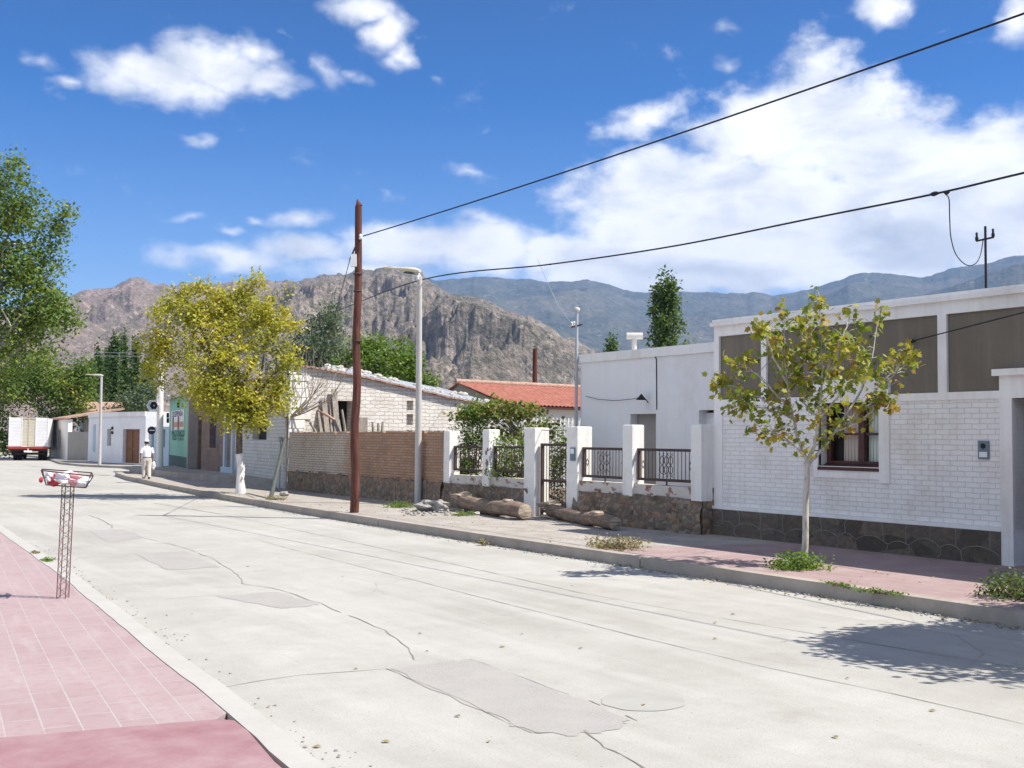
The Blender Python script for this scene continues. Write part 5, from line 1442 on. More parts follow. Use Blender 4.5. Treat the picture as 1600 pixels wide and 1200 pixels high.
    w = [gx(660, 437, 15.08), gx(860, 413, 15.0), gx(1050, 385, 14.9), gx(1270, 341, 14.8), gx(1460, 303, 14.6), gx(1600, 270, 14.3)]
    w.append(w[-1] + (w[-1] - w[-2]) * 3)
    far = at(w[0], 530, 484, 16); far2 = at(w[0], 440, 514, 30)
    ck = cable(smooth([far2, far, w[0]] + w[1:], 10), .017, 'lower twisted black cable passing the lamp post and crossing over the houses', 0, 1)
    for k, (q, rr) in enumerate(((w[4], (.04, .09, .03)), (gx(860, 413, 15.0), (.025, .05, .02)), (gx(1479, 301, 14.55), (.03, .05, .03)))):
        m = MB(); m.rock(tuple(q), rr, k, 1, .2); m.build('clamp', M['black'], ck)
    # drop to the roof mast
    g0 = gx(1478, 302, 14.55); dp = (Vector((18, 11.8, 5.6)) - g0)
    pts = []
    for i, (x, y) in enumerate(((1478, 304), (1483, 312), (1484, 345), (1486, 372), (1494, 398), (1510, 414), (1524, 412), (1532, 398), (1536, 376))):
        f = i / 8; base = (g0 + dp * f); pts.append(at(base, x, y))
    m = MB(); m.tube(smooth(pts, 5), .009, 6); solo('drop_cable', m, M['black'], 'thin black cable hanging in a loop from the overhead line to the roof mast', 'cable')
    # stay wire of the pole
    a = at(POLE, 556, 384, .1); q1 = at(POLE, 547, 405, 1.0); q2 = at(POLE, 527, 478, 9)
    m = MB(); m.tube([a, q1], .022, 6); m.tube([q1, q2, at(POLE, 500, 575, 14)], .010, 5); solo('service_wire', m, M['black'], 'thin wire slanting down leftwards behind the reddish pole', 'wire')
    # cable to the brick house facade
    a = gx(1425, 533, 15.5); b2 = gx(1600, 488, 15.2); m = MB(); m.tube([a, b2, b2 + (b2 - a) * .6], .010, 6); m.rock(tuple(a), (.03, .09, .03), 5, 1, .2); solo('facade_cable', m, M['black'], 'black cable tied to the dark panel of the white brick house', 'cable')
    for ya, lab in ((551, 'upper of two thin wires before the dark poplars'), (556, 'lower of two thin wires before the dark poplars')):
        p = gz(155, 727, .13); m = MB(); m.tube([at(p, 110, ya - 3, 10), at(p, 160, ya, 4), at(p, 252, ya + 1, -12)], .012, 5); solo('far_wire', m, M['galv'], lab, 'wire')


def build_truck():
    c = gz(43.5, 719.8, 0); a = radians(16.5)
    f = Vector((sin(a), cos(a), 0)); r = Vector((cos(a), -sin(a), 0)); z = Vector((0, 0, 1))
    P = lambda x, y, h: c + r * x + f * y + z * h
    t = thing('lorry', 'white stake-bodied lorry parked under the tree, seen from behind', 'lorry', c)
    def bx(m, x0, x1, y0, y1, z0, z1): m.obox(P((x0 + x1) / 2, (y0 + y1) / 2, (z0 + z1) / 2), r * ((x1 - x0) / 2), f * ((y1 - y0) / 2), z * ((z1 - z0) / 2))
    W = 1.36
    m = MB(); bx(m, -W, -W + .06, 0, 6.2, 1.05, 3.15); bx(m, W - .06, W, 0, 6.2, 1.05, 3.15); bx(m, -W, W, 6.14, 6.2, 1.05, 3.15); bx(m, -W, W, 0, 6.2, .98, 1.05)
    bx(m, -W, -.44, 0, .06, 1.05, 3.2); bx(m, .46, W, 0, .06, 1.05, 3.2)
    for k in range(6): 
        h = 1.2 + k * .33
        bx(m, -W - .02, -W, 0, 6.2, h, h + .22)
    body = m.build('cargo_body', M['truck_white'], t)
    m = MB()
    for k in range(9): 
        h = 1.1 + k * .225
        bx(m, -W + .08, -.5, -.015, 0, h, h + .19); bx(m, .52, W - .08, -.015, 0, h, h + .19)
    bx(m, -W, -W + .07, -.03, 0, 1.05, 3.25); bx(m, W - .07, W, -.03, 0, 1.05, 3.2); bx(m, -.50, -.44, -.03, 0, 1.05, 3.25); bx(m, .46, .52, -.03, 0, 1.05, 3.25)
    m.build('stake', M['truck_white'], body)
    m = MB(); 
    for x0, x1 in ((-.43, .0), (.03, .45)):
        for k in range(9): bx(m, x0, x1, .0, .05, 1.08 + k * .23, 1.08 + k * .23 + .215)
    d = m.build('tailgate', M['truck_beige'], t, 'beige double rear doors')
    m = MB(); bx(m, -.44, .46, -.03, .06, 3.12, 3.2); bx(m, -.02, .05, -.03, -.001, 1.06, 3.1); m.build('gate_frame', M['truck_beige'], d)
    m = MB(); bx(m, -W - .04, W + .02, -.08, .0, .88, 1.04); m.build('bumper', M['truck_red'], t)
    for x in (-W + .15, W - .3):
        m = MB(); bx(m, x, x + .14, -.1, -.08, .90, 1.0); m.build('tail_light', M['red_plastic'], t)
    m = MB(); bx(m, -.5, -.38, .1, 7, .75, .98); bx(m, .38, .5, .1, 7, .75, .98); bx(m, -W + .1, W - .1, .3, .4, .7, .95); bx(m, -1.0, 1.0, .9, 1.05, .42, .58); m.build('chassis', M['truck_dark'], t)
    for x, y in ((-1.02, 1.5), (1.02, 1.5), (-.72, 1.5), (.72, 1.5), (-1.0, 7.2), (1.0, 7.2)):
        m = MB(); m._lathe(P(x, y, .48), [(.30, -.13), (.46, -.13), (.48, -.09), (.48, .09), (.46, .13), (.30, .13), (.30, -.13)], 22, r, True); w = m.build('wheel', M['rubber'], t)
        m = MB(); m._lathe(P(x, y, .48), [(.29, -.06), (.29, .06), (.1, .09), (.1, -.09)], 16, r, True); m.build('rim', M['truck_dark'], w)
    for x in (-W + .1, W - .5):
        m = MB(); bx(m, x, x + .4, 1.0, 1.03, .35, .85); m.build('mudflap', M['rubber'], t)
    m = MB(); bx(m, -.28, .28, -.115, -.085, .62, .76); bx(m, -.03, .03, -.09, .2, .70, .90); m.build('number_plate', M['truck_white'], t)
    m = MB(); bx(m, -1.1, 1.1, 6.4, 8.2, .8, 2.6); m.build('cab', M['truck_red'], t)
    return c


def build_person():
    b = gz(228.5, 748.5, PZ); az = radians(9)
    f = Vector((sin(az), cos(az), 0)); r = Vector((cos(az), -sin(az), 0)); z = Vector((0, 0, 1))
    S = .93
    P = lambda x, y, h: b + (r * x + f * y) * S + z * (h * S)
    t = thing('person', 'man in a white shirt and pale trousers walking away, head bowed, holding a white bag', 'person', b)
    # body : skinned skeleton as one surface
    J = {'pelvis': ((0, 0, .90), .135), 'waist': ((0, .02, 1.05), .125), 'chest': ((0, .04, 1.28), .15), 'neck': ((0, .09, 1.45), .058), 'head0': ((0, .14, 1.53), .075), 'head1': ((0, .17, 1.64), .085), 'head2': ((0, .175, 1.70), .05),
         'sl': ((-.19, .03, 1.38), .062), 'el': ((-.27, .0, 1.10), .042), 'wl': ((-.26, .06, .86), .030), 'hl': ((-.255, .08, .80), .033),
         'sr': ((.19, .03, 1.38), .062), 'er': ((.26, -.02, 1.10), .042), 'wr': ((.27, .05, .86), .030), 'hr': ((.27, .06, .80), .033),
         'hipl': ((-.095, 0, .86), .10), 'kl': ((-.10, .10, .48), .062), 'al': ((-.10, .02, .09), .040), 'tl': ((-.11, .15, .035), .035),
         'hipr': ((.095, 0, .86), .10), 'kr': ((.10, -.02, .48), .062), 'ar': ((.10, -.16, .11), .040), 'tr': ((.11, -.04, .035), .035)}
    E = [('pelvis', 'waist'), ('waist', 'chest'), ('chest', 'neck'), ('neck', 'head0'), ('head0', 'head1'), ('head1', 'head2'), ('chest', 'sl'), ('sl', 'el'), ('el', 'wl'), ('wl', 'hl'), ('chest', 'sr'), ('sr', 'er'), ('er', 'wr'), ('wr', 'hr'),
         ('pelvis', 'hipl'), ('hipl', 'kl'), ('kl', 'al'), ('al', 'tl'), ('pelvis', 'hipr'), ('hipr', 'kr'), ('kr', 'ar'), ('ar', 'tr')]
    for sd, w in ((-1, 'hl'), (1, 'hr')):
        bx, by, bz = J[w][0]
        for k in range(4):
            J[f'{w}{k}a'] = ((bx + sd * .004, by + .03 - .02 * k, bz - .055), .0095); J[f'{w}{k}b'] = ((bx - sd * .006, by + .035 - .02 * k, bz - .095 + .006 * abs(k - 1.5)), .0085)
            E += [(w, f'{w}{k}a'), (f'{w}{k}a', f'{w}{k}b')]
        J[f'{w}ta'] = ((bx - sd * .02, by + .045, bz - .02), .011); J[f'{w}tb'] = ((bx - sd * .02, by + .055, bz - .06), .009); E += [(w, f'{w}ta'), (f'{w}ta', f'{w}tb')]
    names = list(J); me = bpy.data.meshes.new('body')
    me.from_pydata([tuple(P(*J[n][0]) - b) for n in names], [(names.index(x), names.index(y)) for x, y in E], [])
    o = bpy.data.objects.new('body', me); COL.objects.link(o)
    sk = o.modifiers.new('Skin', 'SKIN'); sk.use_smooth_shade = True; o.modifiers.new('Sub', 'SUBSURF').levels = 1; o.modifiers['Sub'].render_levels = 1
    if not me.skin_vertices: bpy.context.view_layer.objects.active = o
    for i, n in enumerate(names):
        me.skin_vertices[0].data[i].radius = (J[n][1] * S, J[n][1] * S); me.skin_vertices[0].data[i].use_root = n == 'pelvis'
    dg = bpy.context.evaluated_depsgraph_get(); dg.update()
    m2 = bpy.data.meshes.new_from_object(o.evaluated_get(dg)); bpy.data.objects.remove(o)
    m2.materials.clear(); m2.materials.append(M['skin']); m2.name = 'body'
    for p in m2.polygons: p.use_smooth = True
    o = bpy.data.objects.new('body', m2); COL.objects.link(o); o.parent = t
    def loft(rings, mat, name, n=14, parent=t):
        m = MB(); V = []
        for x, y, h, a, bb in rings: V += [P(x + a * cos(2 * pi * k / n), y + bb * sin(2 * pi * k / n), h) for k in range(n)]
        m.add(V, [(i * n + k, i * n + (k + 1) % n, (i + 1) * n + (k + 1) % n, (i + 1) * n + k) for i in range(len(rings) - 1) for k in range(n)], True)
        return m.build(name, mat, parent)
    loft([(0, 0, .94, .175, .135), (0, .01, 1.02, .175, .14), (0, .02, 1.15, .185, .145), (0, .03, 1.28, .205, .15), (0, .045, 1.38, .205, .13), (0, .07, 1.44, .13, .095), (0, .085, 1.475, .075, .075)], M['shirt'], 'shirt')
    for s in (-1, 1):
        m = MB(); a, c = P(s * .175, .035, 1.39), P(s * .255, .005, 1.15); m.tube([a, a.lerp(c, .5), c], [.085, .078, .07], 12, False); m.build('sleeve', M['shirt'], t)
        hip, k, an = J['hipl' if s < 0 else 'hipr'][0], J['kl' if s < 0 else 'kr'][0], J['al' if s < 0 else 'ar'][0]
    m = MB()
    for s in (-1, 1):
        hip, k, an = [J[q + ('l' if s < 0 else 'r')][0] for q in ('hip', 'k', 'a')]
        m.tube([P(*hip) + z * .05, P(*hip) - z * .08, P(*k), P(an[0], an[1], an[2] + .12), P(an[0], an[1], an[2] - .01)], [.12, .118, .088, .075, .078], 14, False)
    V = m; n = 14
    rings = [(0, 0, .80, .17, .13), (0, 0, .88, .185, .145), (0, 0, .96, .172, .132)]; VV = []
    for x, y, h, a, bb in rings: VV += [P(x + a * cos(2 * pi * k / n), y + bb * sin(2 * pi * k / n), h) for k in range(n)]
    m.add(VV, [(i * n + k, i * n + (k + 1) % n, (i + 1) * n + (k + 1) % n, (i + 1) * n + k) for i in range(2) for k in range(n)], True)
    m.build('trousers', M['trousers'], t)
    loft([(0, 0, .955, .178, .139), (0, 0, .99, .18, .142)], M['leather'], 'belt')
    for s in ('l', 'r'):
        a, q = J['a' + s][0], J['t' + s][0]; m = MB(); m.tube([P(a[0], a[1] - .06, a[2] - .04), P(a[0], a[1], a[2] - .03), P(q[0], q[1], q[2] + .005), P(q[0], q[1] + .05, q[2])], [.035, .046, .042, .02], 10); m.build('shoe', M['leather'], t)
    m = MB(); c = P(0, .16, 1.645); m.lathe(c - z * .05, [(.088, 0), (.098, .04), (.088, .09), (.05, .12), (.0, .13)], 14); m.build('hair', M['hair'], t)
    m = MB(); m.lathe(c + z * .02, [(.100, 0), (.102, .03), (.09, .065), (.05, .09), (0, .095)], 14); m.obox(c + f * .13 + z * .02, r * .07, f * .06, z * .006); m.build('cap', M['shirt'], t)
    # features on the far side of the head
    m = MB()
    for s in (-1, 1): m.rock(tuple(c + r * (.03 * s) + f * .085 - z * .02), (.011, .006, .007), 3, 1, 0)
    m.build('eye', M['hair'], t)
    m = MB(); m.rock(tuple(c + f * .10 - z * .05), (.013, .02, .022), 2, 1, .05); m.build('nose', M['skin'], t)
    for s in (-1, 1):
        m = MB(); m.rock(tuple(c + r * (.088 * s) - z * .03), (.012, .02, .03), 3, 1, .05); m.build('ear', M['skin'], t)
    m = MB(); m.rock(tuple(P(.30, .07, .60)), (.09, .11, .17), 71, 2, .14); hd = P(.272, .065, .735); m.tube([P(.30, .07, .70), hd, P(.285, .075, .72)], .012, 6); solo('carrier_bag', m, M['white_plastic'], 'white carrier bag hanging from the right hand of the walking man', 'bag')


build_street_things()
build_truck()
build_person()


# ------------------------------------------------------------------ trees and plants
def px_blob(base, x, y, rx, ry, w=1.0, depth=0.0, rd=None):
    """ellipsoid clump of a crown, at the distance of its tree"""
    c = at(base, x, y, depth); k = ((c - EYE).dot(FW)) / F
    rd = rx if rd is None else rd
    return (np.array(c), np.array([rx * k * .92 + rd * k * .08, (rx * .5 + rd * .5) * k, ry * k]), w)


def build_young_tree(base, scale_px, label, limbs, seed, rdepth=.75, n_per=9, shadow_only=False):
    """slender young tree: limbs are lists of picture-space points turned into real branches"""
    rg = random.Random(seed)
    base = Vector(base)
    t = thing('young_tree', label, 'tree', base, 'young street trees along the right pavement')
    m = MB(); P = []; tints = []
    for li, pts in enumerate(limbs):
        dd = rg.uniform(-1, 1) * rdepth if li > 2 else (0, -.15, .2)[li]
        n = len(pts); W = [at(base, x, y, dd * (i / (n - 1)) ** 1.2) if i else at(base, x, y, 0) for i, (x, y) in enumerate(pts)]
        r0 = .026 if li < 3 else .015
        # resample smoothly
        Q = []
        for i in range(n - 1):
            for k in range(5): Q.append(W[i].lerp(W[i + 1], k / 5) + Vector((rg.uniform(-1, 1), rg.uniform(-1, 1), rg.uniform(-1, 1))) * .012)
        Q.append(W[-1])
        m.tube(Q, [r0 * (1 - .85 * i / (len(Q) - 1)) + .003 for i in range(len(Q))], 6, False)
        L = len(Q)
        for i in range(L):
            f = i / (L - 1)
            if f < (.30 if li < 3 else .22): continue
            for _ in range(3 if li < 3 else 2):
                if rg.random() > .62: continue
                d = Vector((rg.uniform(-1, 1), rg.uniform(-1, 1), rg.uniform(-.1, .9))).normalized() * rg.uniform(.10, .40) * (1.15 - .55 * f)
                e = Q[i] + d
                m.tube([Q[i], Q[i] + d * .55 + Vector((0, 0, .02)), e], [.006, .005, .003], 4, False)
                if rg.random() < .80:
                    k = rg.randint(4, n_per + 3); tt = rg.uniform(.22, .95)
                    for _ in range(k):
                        P.append(e + Vector((rg.gauss(0, .055), rg.gauss(0, .055), rg.gauss(-.06, .07)))); tints.append(tt + rg.gauss(0, .12))
        for _ in range(9): P.append(Q[-1] + Vector((rg.gauss(0, .05), rg.gauss(0, .05), rg.gauss(-.02, .07)))); tints.append(rg.uniform(.35, .95))
    f = at(base, *limbs[0][0]); n = 9
    tr = [base.lerp(f, i / n) + Vector((.012 * sin(i * 1.1), .012 * cos(i * .9), 0)) for i in range(n + 1)]
    m.tube([tr[0] - Vector((0, 0, .05))] + tr, [.058] + [.052 - .016 * i / n for i in range(n + 1)], 10, True)
    m.rock(tuple(f), (.05, .05, .06), 4, 1, .1, False)
    m.build('trunk', M['pale_bark'], t)
    leaf_object('crown', P, M['leaf_young'], t, .093, .15, 'lobed', tints, droop=1.1)
    return t


def build_trees():
    B = gz(1256, 884, PZ)
    limbs = [[(1262, 724), (1248, 690), (1238, 650), (1231, 600), (1226, 550), (1224, 480)],
             [(1262, 722), (1272, 695), (1280, 655), (1285, 590), (1284, 520), (1280, 462)],
             [(1264, 724), (1285, 702), (1304, 676), (1336, 648), (1385, 590), (1422, 568)],
             [(1304, 676), (1345, 612), (1362, 560), (1376, 480)],
             [(1237, 645), (1200, 602), (1172, 575), (1150, 572)],
             [(1237, 655), (1190, 622), (1150, 604), (1116, 600)],
             [(1238, 650), (1200, 640), (1160, 632), (1136, 640)],
             [(1262, 715), (1230, 688), (1206, 676), (1194, 680)],
             [(1285, 600), (1310, 550), (1322, 510), (1328, 494)],
             [(1285, 600), (1258, 560), (1252, 510), (1262, 490)],
             [(1230, 600), (1210, 560), (1196, 520), (1192, 506)],
             [(1336, 648), (1375, 620), (1410, 560), (1416, 550)],
             [(1280, 655), (1310, 620), (1340, 590), (1345, 560)],
             [(1231, 590), (1254, 570), (1270, 545), (1268, 520)],
             [(1304, 676), (1340, 660), (1368, 640), (1376, 622)],
             [(1280, 655), (1256, 630), (1262, 600), (1300, 580)],
             [(1285, 590), (1300, 560), (1320, 540), (1344, 532)],
             [(1232, 610), (1244, 590), (1230, 560), (1210, 540)]]
    build_young_tree(B, 1, 'slender young tree with sparse yellow-green leaves and a leafy tuft at its foot', limbs, 5)
    bush('leafy_tuft', 'bright green leafy tuft around the foot of the slender young tree', 'plant', gz(1248, 888, PZ) + Vector((0, 0, -.02)), (.46, .46, .17), 1150, .055, M['leaf_green'], None, .5, 30)
    # companion tree just outside the frame, whose shadow falls on the road
    off = Vector((12.7, 5.5, PZ)); t = tree('shade_tree', 'leafy street tree just beyond the right edge that shades the kerb and road', 'tree', off, off + Vector((-.1, -.05, 1.9)), .08,
         [(np.array((11.7, 4.7, 3.2)), np.array((1.75, 1.45, 1.1)), 3), (np.array((12.0, 4.6, 4.2)), np.array((1.1, 1.0, .8)), 1.2), (np.array((12.7, 5.9, 2.5)), np.array((.7, .5, .4)), .3)],
         760, 20, (.12, .12, .10), .12, M['leaf_young'], M['pale_bark'], None, 40, None, .5, 'leaf')
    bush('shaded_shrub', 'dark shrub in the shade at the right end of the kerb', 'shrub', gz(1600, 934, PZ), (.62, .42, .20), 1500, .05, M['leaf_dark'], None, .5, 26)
    # yellow tree with a lime-washed trunk
    B = gz(376, 771, PZ); fk = at(B, 374, 668)
    blobs = [px_blob(B, *q) for q in ((350, 485, 34, 42, 1.2), (345, 560, 105, 75, 5), (300, 500, 62, 55, 2.2), (400, 490, 58, 60, 2.4), (440, 540, 40, 55, 1.4), (250, 545, 38, 45, 1.2), (335, 612, 62, 36, 2.2), (385, 640, 62, 42, 2.4), (430, 610, 38, 45, 1.1),
             (240, 585, 26, 22, .35), (400, 440, 18, 26, .35), (312, 450, 16, 26, .3), (285, 462, 10, 18, .15), (262, 470, 16, 24, .2), (375, 455, 10, 20, .15), (455, 500, 14, 20, .2), (335, 470, 14, 20, .2))]
    tree('yellow_tree', 'bushy street tree with yellowing leaves and a lime-washed trunk', 'tree', B, fk, .135, blobs, 820, 28, (.13, .13, .12), .115, M['leaf_yellow'], M['bark'], None, 60,
         lambda P: .52 + .20 * np.sin(P[:, 0] * 2.1 + P[:, 2] * 1.7) * np.sin(P[:, 1] * 1.9 + 1), .62, whitewash=.6, trunk_bend=.03)
    # bare branches right of it
    bb = gz(447, 766, PZ) + Vector((.35, .8, 0)); t = thing('bare_tree', 'leafless pale branching tree between the yellow tree and the adobe gable', 'tree', bb)
    m = MB(); f = at(bb, 448, 655); m.tube([bb, at(bb, 449, 700), f], [.05, .045, .04], 8)
    rg = random.Random(9)
    tips = [(552, 560), (540, 600), (520, 555), (505, 545), (490, 540), (478, 570), (470, 545), (530, 580), (495, 600), (455, 560), (525, 625), (440, 580), (515, 590), (400, 640), (410, 610)]
    lead = [(500, 612), (480, 625), (470, 610), (475, 630), (495, 600)]
    for i, (x, y) in enumerate(tips):
        lx, ly = lead[i % 5]; dd = rg.uniform(-.8, .8)
        a = at(bb, (lx + x) / 2 - 10 if x > 450 else (448 + x) / 2, (ly + 655) / 2 - 8, dd * .4); q = at(bb, x, y, dd)
        p1 = f.lerp(a, 1); pts = [f, f.lerp(p1, .5) + Vector((0, 0, -.05)), p1, p1.lerp(q, .5) + Vector((rg.uniform(-.1, .1), 0, -.06)), q]
        m.tube(pts, [.026, .020, .015, .010, .005], 5, False)
        for k in range(6):
            s = p1.lerp(q, rg.uniform(.1, .95)); e = s + (q - p1).normalized() * rg.uniform(.15, .5) + Vector((rg.uniform(-.25, .25), rg.uniform(-.25, .25), rg.uniform(-.05, .35)))
            m.tube([s, s.lerp(e, .5) + Vector((0, 0, .02)), e], [.010, .007, .004], 4, False)
    m.build('trunk', M['twig'], t)
    # big leafy tree on the left
    B = gz(-62, 772, .05); fk = at(B, -55, 610)
    blobs = [px_blob(B, *q) for q in ((-20, 420, 85, 90, 4), (55, 420, 42, 60, 1.6), (25, 330, 55, 55, 1.8), (-20, 290, 50, 50, 1.4), (-60, 470, 90, 100, 3), (60, 500, 52, 45, 1.6), (20, 540, 60, 50, 1.6), (20, 265, 22, 30, .35), (85, 360, 20, 30, .35), (80, 470, 36, 22, .5), (-100, 380, 90, 100, 2), (105, 330, 8, 12, .05), (28, 235, 4, 8, .03), (105, 500, 22, 16, .2))]
    tree('leafy_tree', 'large leafy green tree with yellow tinges at the left edge', 'tree', B, fk, .24, blobs, 900, 25, (.19, .19, .18), .13, M['leaf_big'], M['pale_bark'], None, 90,
         lambda P: .44 + .38 * np.clip((4.6 - P[:, 2]) / 2.2, 0, 1) * (np.sin(P[:, 0] * 2.2 + P[:, 1]) > -.3) + .08 * np.sin(P[:, 2] * 3), .6)
    # darker tree over the lorry
    B = gz(84, 714.2, .13)
    blobs = [px_blob(B, *q) for q in ((60, 600, 65, 42, 3), (10, 590, 60, 48, 2), (105, 610, 38, 40, 1.6), (118, 640, 20, 24, .5), (85, 655, 24, 16, .5), (60, 560, 50, 30, 1), (-30, 610, 50, 45, 1), (125, 585, 22, 30, .6), (95, 665, 30, 14, .4), (0, 650, 30, 40, .8), (10, 690, 20, 20, .4))]
    tree('broad_tree', 'broad dark green tree spreading over the lorry', 'tree', B, at(B, 84, 668), .26, blobs, 640, 22, (.42, .42, .36), .27, M['leaf_big'], M['pale_bark'], None, 40,
         lambda P: .40 + .18 * np.sin(P[:, 0] * 1.3 + P[:, 2] * 1.1), .6)
    # poplars behind the corner
    lab = ['leftmost tall dark poplar of the row behind the white corner house', 'short poplar between two taller ones behind the corner house', 'tallest pair-forming dark poplar left of the yellow tree', 'tall poplar touching its equally tall neighbour near the yellow tree', 'dark narrow poplar half hidden by the yellow tree', 'low poplar at the edge of the yellow tree', 'bushy poplar above the faded pink roof']
    for i, (x, yt, w, d) in enumerate(((150, 552, 15, 150), (166, 545, 9, 160), (176, 524, 11, 158), (190, 528, 11, 162), (208, 540, 13, 155), (228, 556, 13, 150), (138, 575, 12, 140))):
        base = EYE + ray(x, 700) * d; base.z = .1; c = at(base, x, (yt + 660) / 2)
        top = at(base, x, yt).z
        blobs = [(np.array((base.x, base.y, 1.5 + (top - 2) * f)), np.array((w * d / F * s, w * d / F * s, (top - 2) * .16)), s) for f, s in ((.12, .8), (.3, .85), (.48, .8), (.66, .7), (.82, .55), (.95, .32))]
        tree('poplar', lab[i], 'tree', base, base + Vector((0, 0, top * .25)), .25, blobs, 190, 20, (.26, .26, .7), .42, M['leaf_poplar'], M['bark'], 'poplars behind the far houses', 14, None, .6, up=.1)
    B = gz(222, 727, .13) + Vector((6, 22, 0)); blobs = [px_blob(B, *q) for q in ((212, 625, 34, 24, 2), (235, 610, 22, 30, 1.2), (190, 640, 20, 14, .6))]
    tree('grey_shrub_tree', 'low grey-green bushy tree behind the white corner house and loudspeaker', 'tree', B, at(B, 215, 665), .2, blobs, 130, 16, (.4, .4, .3), .24, M['leaf_grey'], M['bark'], None, 18)
    # trees behind the adobe house
    B = Vector((24.5, 52, PZ)); B = gy(497, 690, 58); B.z = PZ
    blobs = [px_blob(B, *q) for q in ((497, 545, 42, 55, 3), (512, 505, 24, 30, 1.1), (470, 570, 36, 40, 1.4), (520, 560, 18, 40, .8), (440, 580, 30, 30, .6))]
    tree('pine_like_tree', 'dusky grey-green feathery tree behind the yellow tree and the reddish pole', 'tree', B, at(B, 497, 640), .2, blobs, 300, 22, (.28, .28, .38), .17, M['leaf_grey'], M['bark'], None, 30, up=.0, droop=1.5)
    B = gy(595, 690, 48); B.z = PZ
    blobs = [px_blob(B, *q) for q in ((595, 575, 62, 40, 3), (575, 550, 34, 26, 1.3), (630, 560, 26, 26, .9), (545, 580, 24, 26, .8), (645, 585, 14, 18, .4), (667, 598, 16, 10, .3))]
    tree('round_tree', 'rounded bright green tree above the tin roof between the two poles', 'tree', B, at(B, 595, 640), .2, blobs, 300, 22, (.22, .22, .20), .17, M['leaf_green'], M['bark'], None, 30)
    # poplars behind the plaster house
    for (x, yt, wpx, D, lab, segs) in ((1037, 436, 34, 60, 'tall dense dark green poplar above the plaster house roof', ((.10, 1.1), (.28, 1.05), (.46, .92), (.62, .86), (.78, .80), (.90, .68), (.97, .45))),
                                       (952, 520, 14, 64, 'tip of a smaller poplar above the plaster house roof', ((.3, 1), (.6, .9), (.8, .7), (.93, .4)))):
        base = EYE + ray(x, 690) * D; base.z = PZ; top = at(base, x, yt).z; r = wpx * D / F
        blobs = []
        for f, s in segs:
            z = .8 + (top - 1.2) * f; off = .22 * (f - .4)
            blobs.append((np.array((base.x + off * cos(YAW), base.y - off * sin(YAW), z)), np.array((r * s, r * s, (top - 1) * .13)), s))
        tree('poplar', lab, 'tree', base, base + Vector((0, 0, top * .3)), .16, blobs, 460 if wpx > 20 else 150, 20, (.16, .16, .28), .20, M['leaf_poplar'], M['bark'], 'poplars behind the plaster house', 24, None, .55, up=.05)
    B = EYE + ray(1080, 690) * 66; B.z = PZ; blobs = [px_blob(B, 1080, 546, 12, 14, 1)]
    tree('small_tree', 'thin treetop just clearing the plaster house roof beside the brick house', 'tree', B, at(B, 1080, 600), .08, blobs, 26, 8, (.15, .15, .15), .15, M['leaf_dark'], M['bark'], None, 10)
    # garden shrubs behind the fence
    B = Vector((17.0, 25.2, PZ)); blobs = [px_blob(B, *q) for q in ((735, 690, 30, 55, 2.5), (745, 650, 22, 26, 1), (722, 730, 22, 30, 1), (765, 700, 26, 50, 1.4))]
    tree('garden_shrub', 'tall soft green shrub behind the first railing', 'shrub', B, at(B, 738, 735), .05, blobs, 240, 17, (.10, .10, .11), .075, M['leaf_green'], M['twig'], None, 40, None, .6)
    B = Vector((17.2, 22.6, PZ)); blobs = [px_blob(B, *q) for q in ((800, 715, 40, 38, 2), (835, 700, 30, 44, 1.4), (870, 735, 24, 50, 1.6), (790, 745, 40, 20, 1), (878, 690, 12, 24, .4))]
    tree('leafy_hedge', 'leafy green hedge behind the second railing and the gate', 'shrub', B, at(B, 815, 750), .05, blobs, 260, 17, (.10, .10, .10), .075, M['leaf_big'], M['twig'], None, 40, None, .6)
    B = Vector((17.6, 25.0, PZ)); blobs = [px_blob(B, *q) for q in ((770, 640, 40, 16, 1.6), (815, 645, 44, 16, 1.5), (800, 675, 44, 18, .8), (725, 648, 22, 14, .5), (852, 668, 20, 22, .6))]
    tree('grape_vine', 'sprawling vine with brownish green leaves in front of the red roof', 'vine', B, at(B, 812, 690), .05, blobs, 190, 9, (.12, .12, .08), .105, M['leaf_grape'], M['twig'], None, 70, None, .7, 'lobed')
    B = Vector((16.2, 25.0, PZ)); c = gx(726, 733, 16.2); m = MB(); m.lathe((c.x, c.y, .95), [(.12, 0), (.19, .16), (.20, .18), (.17, .18)], 14); p = thing('potted_plant', 'dark bushy potted plant just behind the first railing', 'plant', (c.x, c.y, .95))
    m.build('pot', M['dark_brick'], p); leaf_object('foliage', spray(clumps([(np.array((c.x, c.y, 1.28)), np.array((.2, .2, .17)), 1)], 40), 9, (.04, .04, .04))[0], M['leaf_dark'], p, .06)
    m = MB(); m.box(c.x - .3, c.x + .3, c.y - .3, c.y + .3, PZ, .945); solo('plant_stand', m, M['grey_render'], 'cement block carrying the potted plant behind the first railing', 'block')
    # small plants on the pavement
    bush('weed', 'green weed beside the rubble heap at the foot of the lamp post', 'plant', gz(622, 793, PZ), (.42, .36, .10), 520, .05, M['leaf_green'], None, .5, 16)
    bush('weed', 'small green weed in front of the thick log', 'plant', gz(722, 806, PZ), (.30, .25, .09), 260, .05, M['leaf_green'], None, .5, 10)
    bush('dry_plant', 'brownish dry plant at the edge of the pink pavement', 'plant', gz(962, 856, PZ), (.46, .62, .13), 900, .05, M['leaf_dry'], None, .6, 26)
    bush('weed', 'dry weed growing in the kerb joint in front of the thick log', 'plant', gz(757, 850, .03), (.10, .16, .09), 120, .04, M['leaf_dry'], None, .5, 8)
    bush('weed', 'faded grass tuft at the foot of the leaning post', 'plant', gz(430, 781, PZ), (.3, .6, .07), 260, .05, M['leaf_dry'], None, .5, 12)
